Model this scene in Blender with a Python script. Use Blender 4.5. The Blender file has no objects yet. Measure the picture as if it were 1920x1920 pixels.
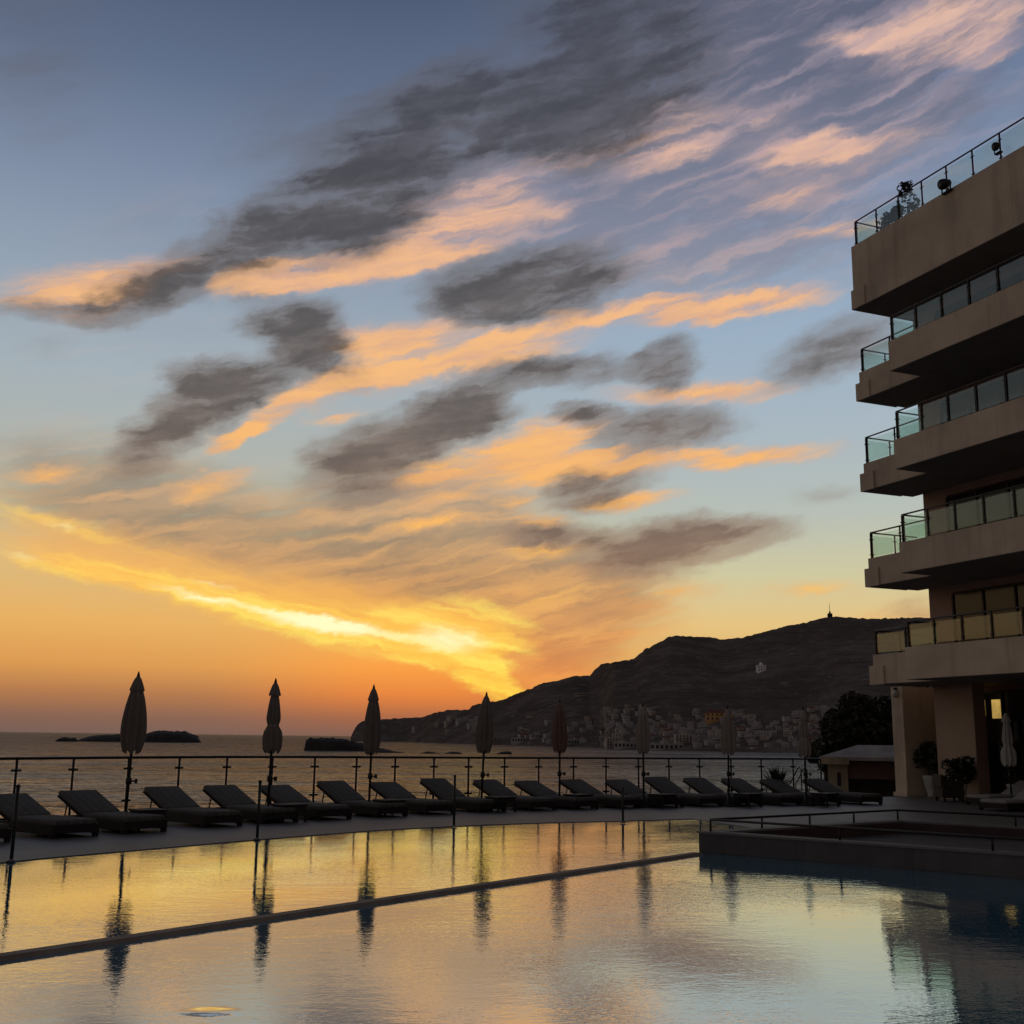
import bpy, bmesh, math, random
from mathutils import Vector, Matrix
random.seed(7)
R = math.radians
scene = bpy.context.scene
COL = scene.collection

# ------------------------------------------------------------------ camera
F_PX, PITCH, ROLL, H = 2140.0, R(11.2), 0.0125, 1.55
cam_d = bpy.data.cameras.new('camera')
cam_d.sensor_width = 36.0
cam_d.lens = 36.0 * F_PX / 1920.0
cam_d.clip_start, cam_d.clip_end = 0.1, 80000
cam = bpy.data.objects.new('camera', cam_d)
COL.objects.link(cam)
cam.matrix_world = (Matrix.Translation((0, 0, H)) @ Matrix.Rotation(R(90) + PITCH, 4, 'X') @ Matrix.Rotation(ROLL, 4, 'Z'))
scene.camera = cam
vs = scene.view_settings
vs.view_transform, vs.look, vs.exposure, vs.gamma = 'Standard', 'None', 0.0, 1.0
vs.use_curve_mapping = False


def ray(px, py):
    x, y = (px - 960) / F_PX, -(py - 960) / F_PX
    x, y = x * math.cos(ROLL) - y * math.sin(ROLL), x * math.sin(ROLL) + y * math.cos(ROLL)
    return Vector((x, math.cos(PITCH) - y * math.sin(PITCH), math.sin(PITCH) + y * math.cos(PITCH)))


def ground(px, py, z=0.0):
    r = ray(px, py)
    return Vector((0, 0, H)) + r * ((z - H) / r.z)


def at_dist(px, py, d):
    r = ray(px, py)
    return Vector((0, 0, H)) + r * (d / math.hypot(r.x, r.y))


def azel(px, py):
    r = ray(px, py).normalized()
    return math.degrees(math.atan2(r.x, r.y)), math.degrees(math.asin(r.z))


# ------------------------------------------------------------------ object helpers
def tag(o, label=None, cat=None, group=None, kind=None):
    if label: o['label'] = label
    if cat: o['category'] = cat
    if group: o['group'] = group
    if kind: o['kind'] = kind
    return o


def empty(name, loc, rz=0.0):
    o = bpy.data.objects.new(name, None)
    o.empty_display_size = 0.2
    o.location = loc
    o.rotation_euler = (0, 0, rz)
    COL.objects.link(o)
    return o


def copy_tree(o, parent=None):
    c = o.copy()
    COL.objects.link(c)
    if parent is not None:
        c.parent = parent
    for ch in list(o.children):
        copy_tree(ch, c)
    return c


class MB:
    """collects shapes and links them as one mesh object"""
    def __init__(s):
        s.v, s.f, s.m, s.sm = [], [], [], []

    def add(s, vs, fs, mi=0, smooth=False):
        b = len(s.v)
        s.v += [tuple(v) for v in vs]
        for f in fs:
            s.f.append([b + i for i in f]); s.m.append(mi); s.sm.append(smooth)
        return s

    def frame(s, o, ax, ay, az, mi=0):
        o, ax, ay, az = Vector(o), Vector(ax), Vector(ay), Vector(az)
        vs = [o, o + ax, o + ax + ay, o + ay, o + az, o + ax + az, o + ax + ay + az, o + ay + az]
        return s.add(vs, [(3, 2, 1, 0), (4, 5, 6, 7), (0, 1, 5, 4), (1, 2, 6, 5), (2, 3, 7, 6), (3, 0, 4, 7)], mi)

    def box(s, x0, x1, y0, y1, z0, z1, mi=0):
        return s.frame((x0, y0, z0), (x1 - x0, 0, 0), (0, y1 - y0, 0), (0, 0, z1 - z0), mi)

    def rbox(s, x0, x1, y0, y1, z0, z1, r, mi=0, seg=3):
        """box with rounded vertical and top edges (cushions)"""
        def ring(ins, z):
            out = []
            for cx, cy, a0 in ((x1 - r, y1 - r, 0), (x0 + r, y1 - r, 90), (x0 + r, y0 + r, 180), (x1 - r, y0 + r, 270)):
                for k in range(seg + 1):
                    a = R(a0 + 90 * k / seg)
                    out.append((cx + (r - ins) * math.cos(a), cy + (r - ins) * math.sin(a), z))
            return out
        rings = [ring(r * .5, z0), ring(0, z0 + r * .5)]
        for k in range(seg + 1):
            a = R(90 * k / seg)
            rings.append(ring(r * .9 * (1 - math.cos(a)), z1 - r * .9 + r * .9 * math.sin(a)))
        n = len(rings[0]); vs = [p for q in rings for p in q]; fs = []
        for i in range(len(rings) - 1):
            for j in range(n):
                fs.append((i * n + j, i * n + (j + 1) % n, (i + 1) * n + (j + 1) % n, (i + 1) * n + j))
        fs.append(tuple(range(n - 1, -1, -1))); fs.append(tuple(range((len(rings) - 1) * n, len(rings) * n)))
        return s.add(vs, fs, mi, True)

    def tube(s, pts, r, n=8, mi=0, closed=False):
        pts = [Vector(p) for p in pts]; rings = []
        for i, p in enumerate(pts):
            a = pts[max(i - 1, 0)]; b = pts[min(i + 1, len(pts) - 1)]
            d = (b - a).normalized()
            u = d.cross(Vector((0, 0, 1)))
            if u.length < 1e-3: u = Vector((1, 0, 0))
            u.normalize(); w = d.cross(u)
            rr = r[i] if isinstance(r, (list, tuple)) else r
            rings += [p + u * rr * math.cos(2 * math.pi * k / n) + w * rr * math.sin(2 * math.pi * k / n) for k in range(n)]
        fs = []
        for i in range(len(pts) - 1):
            for k in range(n):
                fs.append((i * n + k, i * n + (k + 1) % n, (i + 1) * n + (k + 1) % n, (i + 1) * n + k))
        fs.append(tuple(range(n - 1, -1, -1))); fs.append(tuple(range((len(pts) - 1) * n, len(pts) * n)))
        return s.add(rings, fs, mi, True)

    def lathe(s, prof, n=20, c=(0, 0, 0), mi=0):
        vs, fs = [], []
        for r, z in prof:
            vs += [(c[0] + r * math.cos(2 * math.pi * k / n), c[1] + r * math.sin(2 * math.pi * k / n), c[2] + z) for k in range(n)]
        for i in range(len(prof) - 1):
            for k in range(n):
                fs.append((i * n + k, i * n + (k + 1) % n, (i + 1) * n + (k + 1) % n, (i + 1) * n + k))
        fs.append(tuple(range(n - 1, -1, -1))); fs.append(tuple(range((len(prof) - 1) * n, len(prof) * n)))
        return s.add(vs, fs, mi, True)

    def prism(s, poly, z0, z1, mi=0):
        n = len(poly)
        vs = [(p[0], p[1], z0) for p in poly] + [(p[0], p[1], z1) for p in poly]
        fs = [tuple(range(n - 1, -1, -1)), tuple(range(n, 2 * n))] + [(i, (i + 1) % n, n + (i + 1) % n, n + i) for i in range(n)]
        return s.add(vs, fs, mi)

    def build(s, name, mats, parent=None, loc=None, rot=None, bevel=0.0):
        me = bpy.data.meshes.new(name)
        me.from_pydata(s.v, [], s.f)
        for m in (mats if isinstance(mats, (list, tuple)) else [mats]):
            me.materials.append(m)
        for p, mi, sm in zip(me.polygons, s.m, s.sm):
            p.material_index = mi; p.use_smooth = sm
        me.update()
        if bevel:
            bm = bmesh.new(); bm.from_mesh(me)
            bmesh.ops.remove_doubles(bm, verts=bm.verts, dist=1e-5)
            bmesh.ops.bevel(bm, geom=[e for e in bm.edges if len(e.link_faces) == 2 and e.calc_face_angle(0) > .6], offset=bevel, segments=2, affect='EDGES')
            bm.to_mesh(me); bm.free()
        o = bpy.data.objects.new(name, me)
        COL.objects.link(o)
        if parent is not None: o.parent = parent
        if loc is not None: o.location = loc
        if rot is not None: o.rotation_euler = rot
        return o


# ------------------------------------------------------------------ node helpers
def S(r, g, b):
    f = lambda c: (c / 255 / 12.92) if c / 255 <= .04045 else ((c / 255 + .055) / 1.055) ** 2.4
    return (f(r), f(g), f(b), 1.0)


class NT:
    def __init__(s, tree):
        s.t = tree

    def new(s, typ, **kw):
        n = s.t.nodes.new(typ)
        for k, v in kw.items(): setattr(n, k, v)
        return n

    def put(s, sock, v):
        if hasattr(v, 'is_output') or isinstance(v, bpy.types.NodeSocket): s.t.links.new(v, sock)
        else: sock.default_value = v

    def math(s, op, a, b=0.0, c=0.0, clamp=False):
        n = s.new('ShaderNodeMath', operation=op, use_clamp=clamp)
        s.put(n.inputs[0], a); s.put(n.inputs[1], b); s.put(n.inputs[2], c)
        return n.outputs[0]

    def vmath(s, op, a, b=(0, 0, 0)):
        n = s.new('ShaderNodeVectorMath', operation=op)
        s.put(n.inputs[0], a); s.put(n.inputs[1], b)
        return n.outputs['Value'] if op in ('LENGTH', 'DOT_PRODUCT') else n.outputs[0]

    def mix(s, f, a, b, blend='MIX'):
        n = s.new('ShaderNodeMix', data_type='RGBA', blend_type=blend)
        s.put(n.inputs[0], f); s.put(n.inputs[6], a); s.put(n.inputs[7], b)
        return n.outputs[2]

    def noise(s, vec, scale=1.0, detail=4.0, rough=.55, out='Fac', dist=0.0):
        n = s.new('ShaderNodeTexNoise')
        s.put(n.inputs['Vector'], vec)
        n.inputs['Scale'].default_value = scale; n.inputs['Detail'].default_value = detail
        n.inputs['Roughness'].default_value = rough; n.inputs['Distortion'].default_value = dist
        return n.outputs[out]

    def ramp(s, fac, stops):
        n = s.new('ShaderNodeValToRGB')
        cr = n.color_ramp
        while len(cr.elements) < len(stops): cr.elements.new(.5)
        for e, (p, c) in zip(cr.elements, stops): e.position = p; e.color = c
        s.put(n.inputs[0], fac)
        return n.outputs[0]

    def mrange(s, v, a, b, c=0.0, d=1.0, smooth=True):
        n = s.new('ShaderNodeMapRange', interpolation_type='SMOOTHSTEP' if smooth else 'LINEAR')
        s.put(n.inputs[0], v)
        for i, q in enumerate((a, b, c, d)): n.inputs[i + 1].default_value = q
        return n.outputs[0]

    def aniso(s, vec, ang, sx, sy):
        """coordinates turned by ang degrees, then scaled along and across that direction"""
        return s.mapping(vec, (0, 0, 0), (0, 0, R(ang)), (1 / sx, 1 / sy, 1), 'TEXTURE')

    def mapping(s, vec, loc=(0, 0, 0), rot=(0, 0, 0), scale=(1, 1, 1), typ='POINT'):
        n = s.new('ShaderNodeMapping', vector_type=typ)
        s.put(n.inputs[0], vec)
        n.inputs[1].default_value = loc; n.inputs[2].default_value = rot; n.inputs[3].default_value = scale
        return n.outputs[0]


def mat(name, base, rough=.7, var=.25, scale=3.0, bump=0.0, bscale=40.0, metal=0.0, spec=.4, base2=None):
    """principled material with procedural colour variation and fine bump"""
    m = bpy.data.materials.new(name); m.use_nodes = True
    t = NT(m.node_tree); b = m.node_tree.nodes['Principled BSDF']
    tc = t.new('ShaderNodeTexCoord').outputs['Object']
    n1 = t.noise(tc, scale, 5, .6)
    c2 = base2 if base2 else tuple(c * (1 - var) for c in base[:3])
    col = t.mix(t.mrange(n1, .32, .68), tuple(base[:3]) + (1,), tuple(c2[:3]) + (1,))
    t.put(b.inputs['Base Color'], col)
    b.inputs['Roughness'].default_value = rough; b.inputs['Metallic'].default_value = metal
    b.inputs['Specular IOR Level'].default_value = spec
    if bump:
        bp = t.new('ShaderNodeBump'); bp.inputs['Strength'].default_value = bump; bp.inputs['Distance'].default_value = .02
        t.put(bp.inputs['Height'], t.noise(tc, bscale, 3, .6)); t.put(b.inputs['Normal'], bp.outputs[0])
    return m


def mat_glass(name, tint, milk, milkcol):
    m = bpy.data.materials.new(name); m.use_nodes = True
    nt = m.node_tree; nt.nodes.clear(); t = NT(nt)
    out = t.new('ShaderNodeOutputMaterial')
    tr = t.new('ShaderNodeBsdfTransparent'); tr.inputs[0].default_value = tint
    df = t.new('ShaderNodeBsdfTranslucent'); df.inputs[0].default_value = milkcol
    dd = t.new('ShaderNodeBsdfDiffuse'); dd.inputs[0].default_value = milkcol
    gl = t.new('ShaderNodeBsdfGlossy'); gl.inputs[0].default_value = (1, 1, 1, 1); gl.inputs['Roughness'].default_value = .03
    m0 = t.new('ShaderNodeMixShader'); m0.inputs[0].default_value = .5
    nt.links.new(df.outputs[0], m0.inputs[1]); nt.links.new(dd.outputs[0], m0.inputs[2])
    m1 = t.new('ShaderNodeMixShader')
    tc = t.new('ShaderNodeTexCoord').outputs['Object']
    t.put(m1.inputs[0], t.mrange(t.noise(tc, 1.5, 3), .3, .7, milk * .8, milk * 1.2))
    nt.links.new(tr.outputs[0], m1.inputs[1]); nt.links.new(m0.outputs[0], m1.inputs[2])
    lw = t.new('ShaderNodeLayerWeight')
    m2 = t.new('ShaderNodeMixShader')
    t.put(m2.inputs[0], t.math('MULTIPLY_ADD', t.math('POWER', lw.outputs['Facing'], 4.0), .9, .05)); nt.links.new(m1.outputs[0], m2.inputs[1]); nt.links.new(gl.outputs[0], m2.inputs[2])
    nt.links.new(m2.outputs[0], out.inputs[0])
    return m


M = {}
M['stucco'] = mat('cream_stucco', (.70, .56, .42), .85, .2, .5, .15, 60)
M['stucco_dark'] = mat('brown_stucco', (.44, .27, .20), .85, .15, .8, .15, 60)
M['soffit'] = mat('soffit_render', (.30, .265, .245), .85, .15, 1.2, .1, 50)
M['void'] = mat('dark_door_glass', (.02, .02, .02), .12, .2, 2.0)
M['metal'] = mat('dark_painted_metal', (.035, .03, .028), .45, .3, 8, 0, 40, .6)
M['steel'] = mat('brushed_steel_rail', (.22, .21, .20), .4, .2, 8, 0, 40, .8)
M['glass_rail'] = mat_glass('greenish_balcony_glass', (.90, .97, .94, 1), .07, (.62, .80, .72, 1))
M['glass_clear'] = mat_glass('clear_terrace_glass', (.95, .97, .96, 1), .01, (.5, .55, .5, 1))
M['wood'] = mat('dark_wood', (.022, .015, .012), .65, .4, 9, .2, 30)
M['cushion'] = mat('grey_cushion_fabric', (.115, .112, .105), .95, .22, 6, .4, 180)


def stripes(m, a, b, width):
    t_ = NT(m.node_tree); bs_ = m.node_tree.nodes['Principled BSDF']
    tc_ = t_.new('ShaderNodeTexCoord').outputs['Object']
    wv = t_.new('ShaderNodeTexWave', wave_type='BANDS', bands_direction='X'); wv.inputs['Scale'].default_value = .314 / width; wv.inputs['Distortion'].default_value = .0
    t_.put(wv.inputs['Vector'], tc_)
    cc = t_.mix(t_.mrange(wv.outputs['Fac'], .35, .65), a, b)
    t_.put(bs_.inputs['Base Color'], t_.mix(t_.mrange(t_.noise(tc_, 5, 5), .3, .7, 0, .35), cc, tuple(.6 * c for c in a[:3]) + (1,)))


stripes(M['cushion'], (.095, .088, .08, 1), (.118, .11, .10, 1), .15)
M['cushion_pale'] = mat('pale_cushion_fabric', (.34, .31, .29), .95, .15, 6, .3, 180)
M['canvas'] = mat('taupe_canvas_backlit', (.19, .155, .13), .95, .2, 3, .3, 150)  # backlit shade of the left parasols put into the cloth colour
M['canvas_lit'] = mat('taupe_canvas_lit', (.30, .25, .215), .95, .2, 3, .3, 150)  # same cloth, paler because the right parasols catch more light
M['canvas_white'] = mat('white_canvas', (.52, .50, .46), .95, .15, 3, .3, 150)
M['pot'] = mat('white_glazed_pot', (.55, .55, .50), .5, .15, 3)
M['wicker'] = mat('dark_wicker', (.05, .045, .035), .8, .4, 25, .6, 90)
M['leaf'] = mat('dark_leaf', (.022, .030, .014), .6, .5, 5, base2=(.035, .034, .016))
M['leaf_tree'] = mat('olive_leaf', (.020, .024, .012), .7, .5, .8, base2=(.040, .034, .018))
M['bark'] = mat('bark', (.05, .038, .028), .9, .4, 6, .6, 20)
M['rock'] = mat('dark_rock', (.022, .018, .017), .9, .4, .25, .8, .8, base2=(.04, .033, .03))
M['white_wall'] = mat('whitewash', (.45, .405, .405), .9, .3, .12)
M['cream_wall'] = mat('cream_wash', (.45, .385, .34), .9, .3, .12)
M['ochre_wall'] = mat('ochre_wash', (.60, .34, .15), .9, .3, .12)
M['roof_tile'] = mat('red_roof_tile', (.16, .055, .035), .9, .3, .6)
M['window_dark'] = mat('dark_window', (.012, .012, .014), .3, .2, 1)
M['kiosk_wall'] = mat('kiosk_cream_wall', (.42, .34, .24), .9, .25, 1.2, .2, 20)
M['kiosk_roof'] = mat('weathered_pale_roof', (.36, .34, .32), .9, .35, .9, .4, 12)
M['kiosk_panel'] = mat('faded_red_panel', (.12, .065, .06), .9, .3, 2)
M['basin'] = mat('basin_grey_render', (.095, .088, .082), .8, .25, 1.5, .2, 30)
M['basin_cap'] = mat('basin_pale_cap', (.17, .158, .147), .7, .2, 2, .2, 30)
M['basin_red'] = mat('basin_red_lining', (.065, .042, .036), .8, .3, 2, .2, 30)
M['ledge'] = mat('pool_ledge_stone', (.30, .245, .20), .8, .3, 2.5, .2, 30)


def weather(m, amount):
    t_ = NT(m.node_tree); bs_ = m.node_tree.nodes['Principled BSDF']
    src = bs_.inputs['Base Color'].links[0].from_socket
    tc_ = t_.new('ShaderNodeTexCoord').outputs['Object']
    st_ = t_.noise(t_.mapping(tc_, scale=(2.2, 2.2, .22)), 1.0, 6, .65)
    bl_ = t_.noise(t_.mapping(tc_, scale=(.5, .5, .9)), 1.0, 5, .6)
    k_ = t_.math('MULTIPLY', t_.mrange(st_, .48, .72, 1.0, 1.0 - amount), t_.mrange(bl_, .3, .7, 1.0 - amount * .5, 1.06))
    sp_ = t_.new('ShaderNodeSeparateXYZ'); t_.put(sp_.inputs[0], tc_)
    jt_ = t_.mrange(t_.math('ABSOLUTE', t_.math('SUBTRACT', t_.math('FRACT', t_.math('MULTIPLY', sp_.outputs[1], 1 / 3.92)), .5)), .0, .004, .72, 1.0)
    k_ = t_.math('MULTIPLY', k_, jt_)
    cc_ = t_.new('ShaderNodeCombineColor')
    for i_ in range(3): t_.put(cc_.inputs[i_], k_)
    t_.put(bs_.inputs['Base Color'], t_.mix(1.0, src, cc_.outputs[0], 'MULTIPLY'))


weather(M['stucco'], .22); weather(M['basin'], .3); weather(M['kiosk_wall'], .35)


def emit(name, col, strength):
    m = bpy.data.materials.new(name); m.use_nodes = True
    nt = m.node_tree; nt.nodes.clear(); t = NT(nt)
    out = t.new('ShaderNodeOutputMaterial'); e = t.new('ShaderNodeEmission')
    tc = t.new('ShaderNodeTexCoord').outputs['Object']
    t.put(e.inputs[0], t.mix(t.mrange(t.noise(tc, 2.2, 3), .3, .7), col, tuple(c * .55 for c in col[:3]) + (1,)))
    e.inputs[1].default_value = strength
    nt.links.new(e.outputs[0], out.inputs[0])
    return m


M['lit'] = emit('lamplit_window', S(228, 188, 100), .7)

# ------------------------------------------------------------------ sky (world)
SUN_AZ, SUN_EL = -0.8, 1.0
world = bpy.data.worlds.new('World'); scene.world = world; world.use_nodes = True
wt = world.node_tree; wt.nodes.clear(); t = NT(wt)
wout = t.new('ShaderNodeOutputWorld'); bg = t.new('ShaderNodeBackground')
wt.links.new(bg.outputs[0], wout.inputs[0])
direc = t.new('ShaderNodeTexCoord').outputs['Generated']
sep = t.new('ShaderNodeSeparateXYZ'); t.put(sep.inputs[0], direc)
az = t.math('MULTIPLY', t.math('ARCTAN2', sep.outputs[0], sep.outputs[1]), 57.29578)
el = t.math('MULTIPLY', t.math('ARCSINE', sep.outputs[2]), 57.29578)
cb = t.new('ShaderNodeCombineXYZ'); t.put(cb.inputs[0], az); t.put(cb.inputs[1], el)
P0 = cb.outputs[0]
# turbulence shared by all clouds: wind-drawn, rising to the right
w1 = t.vmath('MULTIPLY', t.vmath('SUBTRACT', t.noise(t.aniso(P0, 14, .16, .34), 1.0, 5, .55, 'Color'), (.5, .5, .5)), (3.4, 1.8, 0))
w2 = t.vmath('MULTIPLY', t.vmath('SUBTRACT', t.noise(t.aniso(P0, 16, .7, 1.5), 1.0, 5, .6, 'Color'), (.5, .5, .5)), (1.6, .8, 0))
P = t.vmath('ADD', P0, t.vmath('ADD', w1, w2))
Pc = t.vmath('ADD', P0, w2)


def strokes(lst, vec):
    acc = 0.0
    for (x1, y1, x2, y2, r, w) in lst:
        a1, e1 = azel(x1, y1); a2, e2 = azel(x2, y2)
        k = r * 1.45 / 37.0
        L = math.hypot(a2 - a1, e2 - e1) / 2 + k * .8
        mp = t.mapping(vec, ((a1 + a2) / 2, (e1 + e2) / 2, 0), (0, 0, math.atan2(e2 - e1, a2 - a1)), (L, k, 1), 'TEXTURE')
        g = t.new('ShaderNodeTexGradient', gradient_type='SPHERICAL')
        t.put(g.inputs[0], mp)
        acc = t.math('MULTIPLY_ADD', g.outputs['Fac'], w, acc)
    return acc


DARK = [(1040, 70, 1260, 30, 190, 1.2), (1060, 190, 1250, 110, 110, 1.0), (930, 260, 1180, 225, 66, 1.1), (940, 190, 620, 335, 92, 1.3), (790, 215, 860, 160, 66, .9), (1000, 180, 860, 260, 70, .7),
        (820, 330, 450, 450, 80, 1.2), (560, 415, 300, 548, 54, 1.25), (360, 530, 150, 585, 36, 1.2), (240, 580, -30, 572, 20, 1.0), (600, 480, 800, 420, 30, .6),
        (820, 560, 1170, 500, 66, 1.75), (805, 585, 1000, 575, 30, 1.0), (470, 595, 630, 620, 50, 1.35), (540, 640, 670, 690, 50, 1.25), (320, 745, 580, 685, 46, 1.3), (300, 700, 420, 720, 24, .7),
        (230, 885, 350, 780, 46, 1.25), (330, 790, 450, 760, 40, .8), (600, 850, 970, 750, 48, 1.55), (780, 770, 960, 765, 40, .9), (570, 910, 850, 825, 56, 1.2), (640, 930, 760, 900, 40, .6),
        (850, 712, 1220, 685, 32, 1.3), (1215, 700, 1290, 665, 46, 1.4), (1040, 786, 1150, 770, 18, 1.2), (1100, 818, 1380, 788, 40, 1.6),
        (1000, 912, 1260, 878, 28, 1.1), (1010, 942, 1200, 922, 28, 1.3), (920, 1008, 1140, 998, 26, 1.1), (1100, 1012, 1490, 994, 34, 1.7),
        (1070, 1046, 1310, 1045, 38, 1.2), (1450, 700, 1700, 595, 48, 1.1), (1650, 1154, 1790, 1138, 24, .55), (460, 270, 660, 205, 100, .45),
        (20, 140, 90, 50, 150, .42), (1460, 932, 1660, 928, 20, .35), (1230, 1150, 1000, 1162, 26, .5), (130, 850, 10, 860, 40, .35), (150, 640, 20, 650, 40, .2)]
TAN = [(10, 895, 420, 985, 100, 1.05), (360, 985, 1000, 1110, 130, 1.1), (760, 1000, 1050, 1080, 120, .8), (950, 1175, 1250, 1145, 80, .9), (940, 1250, 1130, 1225, 55, .8), (600, 950, 1000, 890, 80, .6), (1000, 1080, 1260, 1080, 50, .5)]
MAUVE = [(1050, 330, 1850, 140, 240, 1.1), (850, 430, 1500, 400, 130, .8), (1250, 110, 1700, 30, 190, 1.1), (700, 400, 960, 320, 80, .5), (150, 640, 420, 600, 120, .25), (150, 460, 420, 400, 60, .35)]
ORANGE = [(-80, 985, 420, 1080, 46, 1.0), (250, 1072, 900, 1178, 52, 1.0), (700, 1165, 1000, 1205, 52, .8)]
BRIGHT = [(-60, 540, 330, 508, 30, 1.1), (-20, 572, 130, 555, 16, .7), (50, 580, 290, 548, 22, 1.3), (250, 520, 420, 482, 24, .7), (400, 552, 660, 485, 34, 1.5), (420, 535, 560, 512, 26, .9), (530, 522, 1080, 380, 36, 1.5), (600, 530, 960, 440, 18, .7),
          (700, 420, 1060, 325, 60, .6), (860, 360, 1020, 300, 30, .5), (640, 530, 930, 470, 22, .8), (1010, 300, 1350, 190, 44, 1.05), (1120, 308, 1360, 262, 26, 1.0), (1340, 298, 1790, 250, 34, 1.15), (1440, 275, 1640, 262, 22, .7),
          (1250, 240, 1580, 195, 40, .5), (1500, 82, 1690, 66, 22, 1.0), (1640, 112, 1750, 55, 52, .9), (1690, 72, 1970, 4, 44, 1.1), (1770, 118, 1905, 80, 24, 1.1), (1390, 372, 1600, 346, 26, 1.0), (1450, 446, 1660, 432, 18, 1.0),
          (1030, 594, 1600, 538, 24, 1.8), (1120, 574, 1480, 550, 26, .8), (580, 648, 900, 606, 28, 1.25), (640, 665, 820, 640, 18, .7), (480, 776, 740, 682, 28, 1.4), (640, 716, 1130, 610, 36, 1.5), (660, 725, 860, 690, 20, .8),
          (360, 842, 590, 752, 20, 1.3), (370, 858, 480, 816, 12, 1.0), (560, 800, 700, 760, 14, .6), (860, 848, 1140, 796, 28, 1.6), (900, 868, 1620, 832, 24, 1.7), (940, 850, 1200, 850, 24, .8),
          (670, 910, 960, 868, 20, 1.2), (690, 942, 950, 906, 28, 1.0), (1060, 950, 1300, 926, 18, 1.2), (880, 890, 1130, 890, 30, .9), (700, 996, 920, 970, 18, 1.2), (880, 990, 1100, 974, 12, 1.1),
          (870, 1038, 1160, 1016, 14, 1.1), (1100, 742, 1530, 722, 20, 1.5), (1190, 1106, 1370, 1096, 22, 1.0), (300, 934, 460, 882, 22, .9), (-20, 896, 170, 878, 14, .9), (880, 955, 1010, 940, 16, .7),
          (1410, 1114, 1650, 1104, 14, .6), (980, 560, 1110, 610, 26, .4), (1540, 1168, 1760, 1158, 26, .7), (480, 960, 700, 930, 22, .6), (1000, 1108, 1160, 1090, 22, .5), (560, 1010, 760, 1000, 16, .5), (900, 1140, 1080, 1120, 20, .5)]
YELLOW = [(-60, 940, 230, 1008, 20, .85), (-60, 1018, 350, 1102, 24, 1.25), (120, 1000, 460, 1065, 16, .6), (160, 1066, 740, 1192, 34, 1.35), (330, 1050, 640, 1125, 18, .55), (520, 1160, 930, 1206, 44, 1.4), (740, 1178, 985, 1196, 58, 1.7),
          (760, 1216, 950, 1248, 26, 1.0), (850, 1274, 950, 1272, 18, 1.3), (880, 1278, 1010, 1314, 18, 1.5), (915, 1240, 960, 1275, 12, .6)]
WHITE = [(470, 1148, 760, 1194, 15, 1.3), (230, 1085, 540, 1155, 9, .7), (740, 1192, 930, 1206, 28, .8), (60, 970, 170, 1000, 8, .4), (-30, 1028, 120, 1054, 8, .45), (330, 1085, 470, 1105, 6, .5)]
GLOW = [(640, 1280, 960, 1235, 240, 1.0)]

fib = t.noise(t.aniso(Pc, 11, .13, 1.1), 1.0, 7, .58)       # long fibres
puf = t.math('MULTIPLY_ADD', t.noise(t.aniso(Pc, 12, .55, 1.5), 1.0, 6, .6), .38, t.math('MULTIPLY', t.noise(t.aniso(P, 17, .17, .60), 1.0, 6, .55), .62))         # cumulus edges
fib2 = t.noise(t.aniso(Pc, -12, .12, 1.1), 1.0, 7, .58)          # fibres of the falling yellow bank


def density(acc, nz, amp, lo, hi):
    """soft, torn opacity: the noise thins the stroke instead of cutting it out"""
    f = t.math('ADD', t.math('MULTIPLY', t.math('SUBTRACT', nz, .5), amp), 1.0)
    f = t.math('MAXIMUM', f, 0.0)
    return t.mrange(t.math('MULTIPLY', acc, f), lo, hi)


aD = strokes(DARK, P)
pufm = t.math('MULTIPLY_ADD', fib, .40, t.math('MULTIPLY', puf, .60))
dD = density(aD, pufm, 4.6, .08, 1.35)
fib3 = t.noise(t.aniso(Pc, 22, .10, .8), 1.0, 6, .55)
dV = density(aD, fib3, 3.2, .0, .75)
aT = strokes(TAN, P)
dT = density(aT, fib, 2.2, .05, .85)
aM = strokes(MAUVE, P)
dM = density(aM, puf, 3.4, .03, .95)
aB = strokes(BRIGHT, P)
thin = t.noise(t.aniso(P, 13, .13, 1.3), 1.0, 6, .52)
fibm = t.math('MULTIPLY_ADD', thin, .45, t.math('MULTIPLY', fib, .55))
dB = density(aB, fibm, 5.6, .16, 1.3)
dF = t.math('MULTIPLY', t.mrange(thin, .42, .74), t.math('MINIMUM', t.math('ADD', t.math('ADD', aM, aT), t.math('MULTIPLY', aB, .7)), 1.0))
dO = density(strokes(ORANGE, Pc), fib2, 1.6, .0, .9)
dH = density(aB, fib3, 3.0, .0, .9)
dY = density(strokes(YELLOW, Pc), fib2, 2.6, .14, 1.15)
dW = density(strokes(WHITE, Pc), fib2, 2.2, .10, 1.0)
dG = t.mrange(strokes(GLOW, P0), .0, .9)
tone = t.mrange(fib, .36, .64)


def elramp(stops):
    return t.ramp(t.math('DIVIDE', el, 90.0, clamp=True), [(e / 90.0, S(*c)) for e, c in stops])


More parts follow.
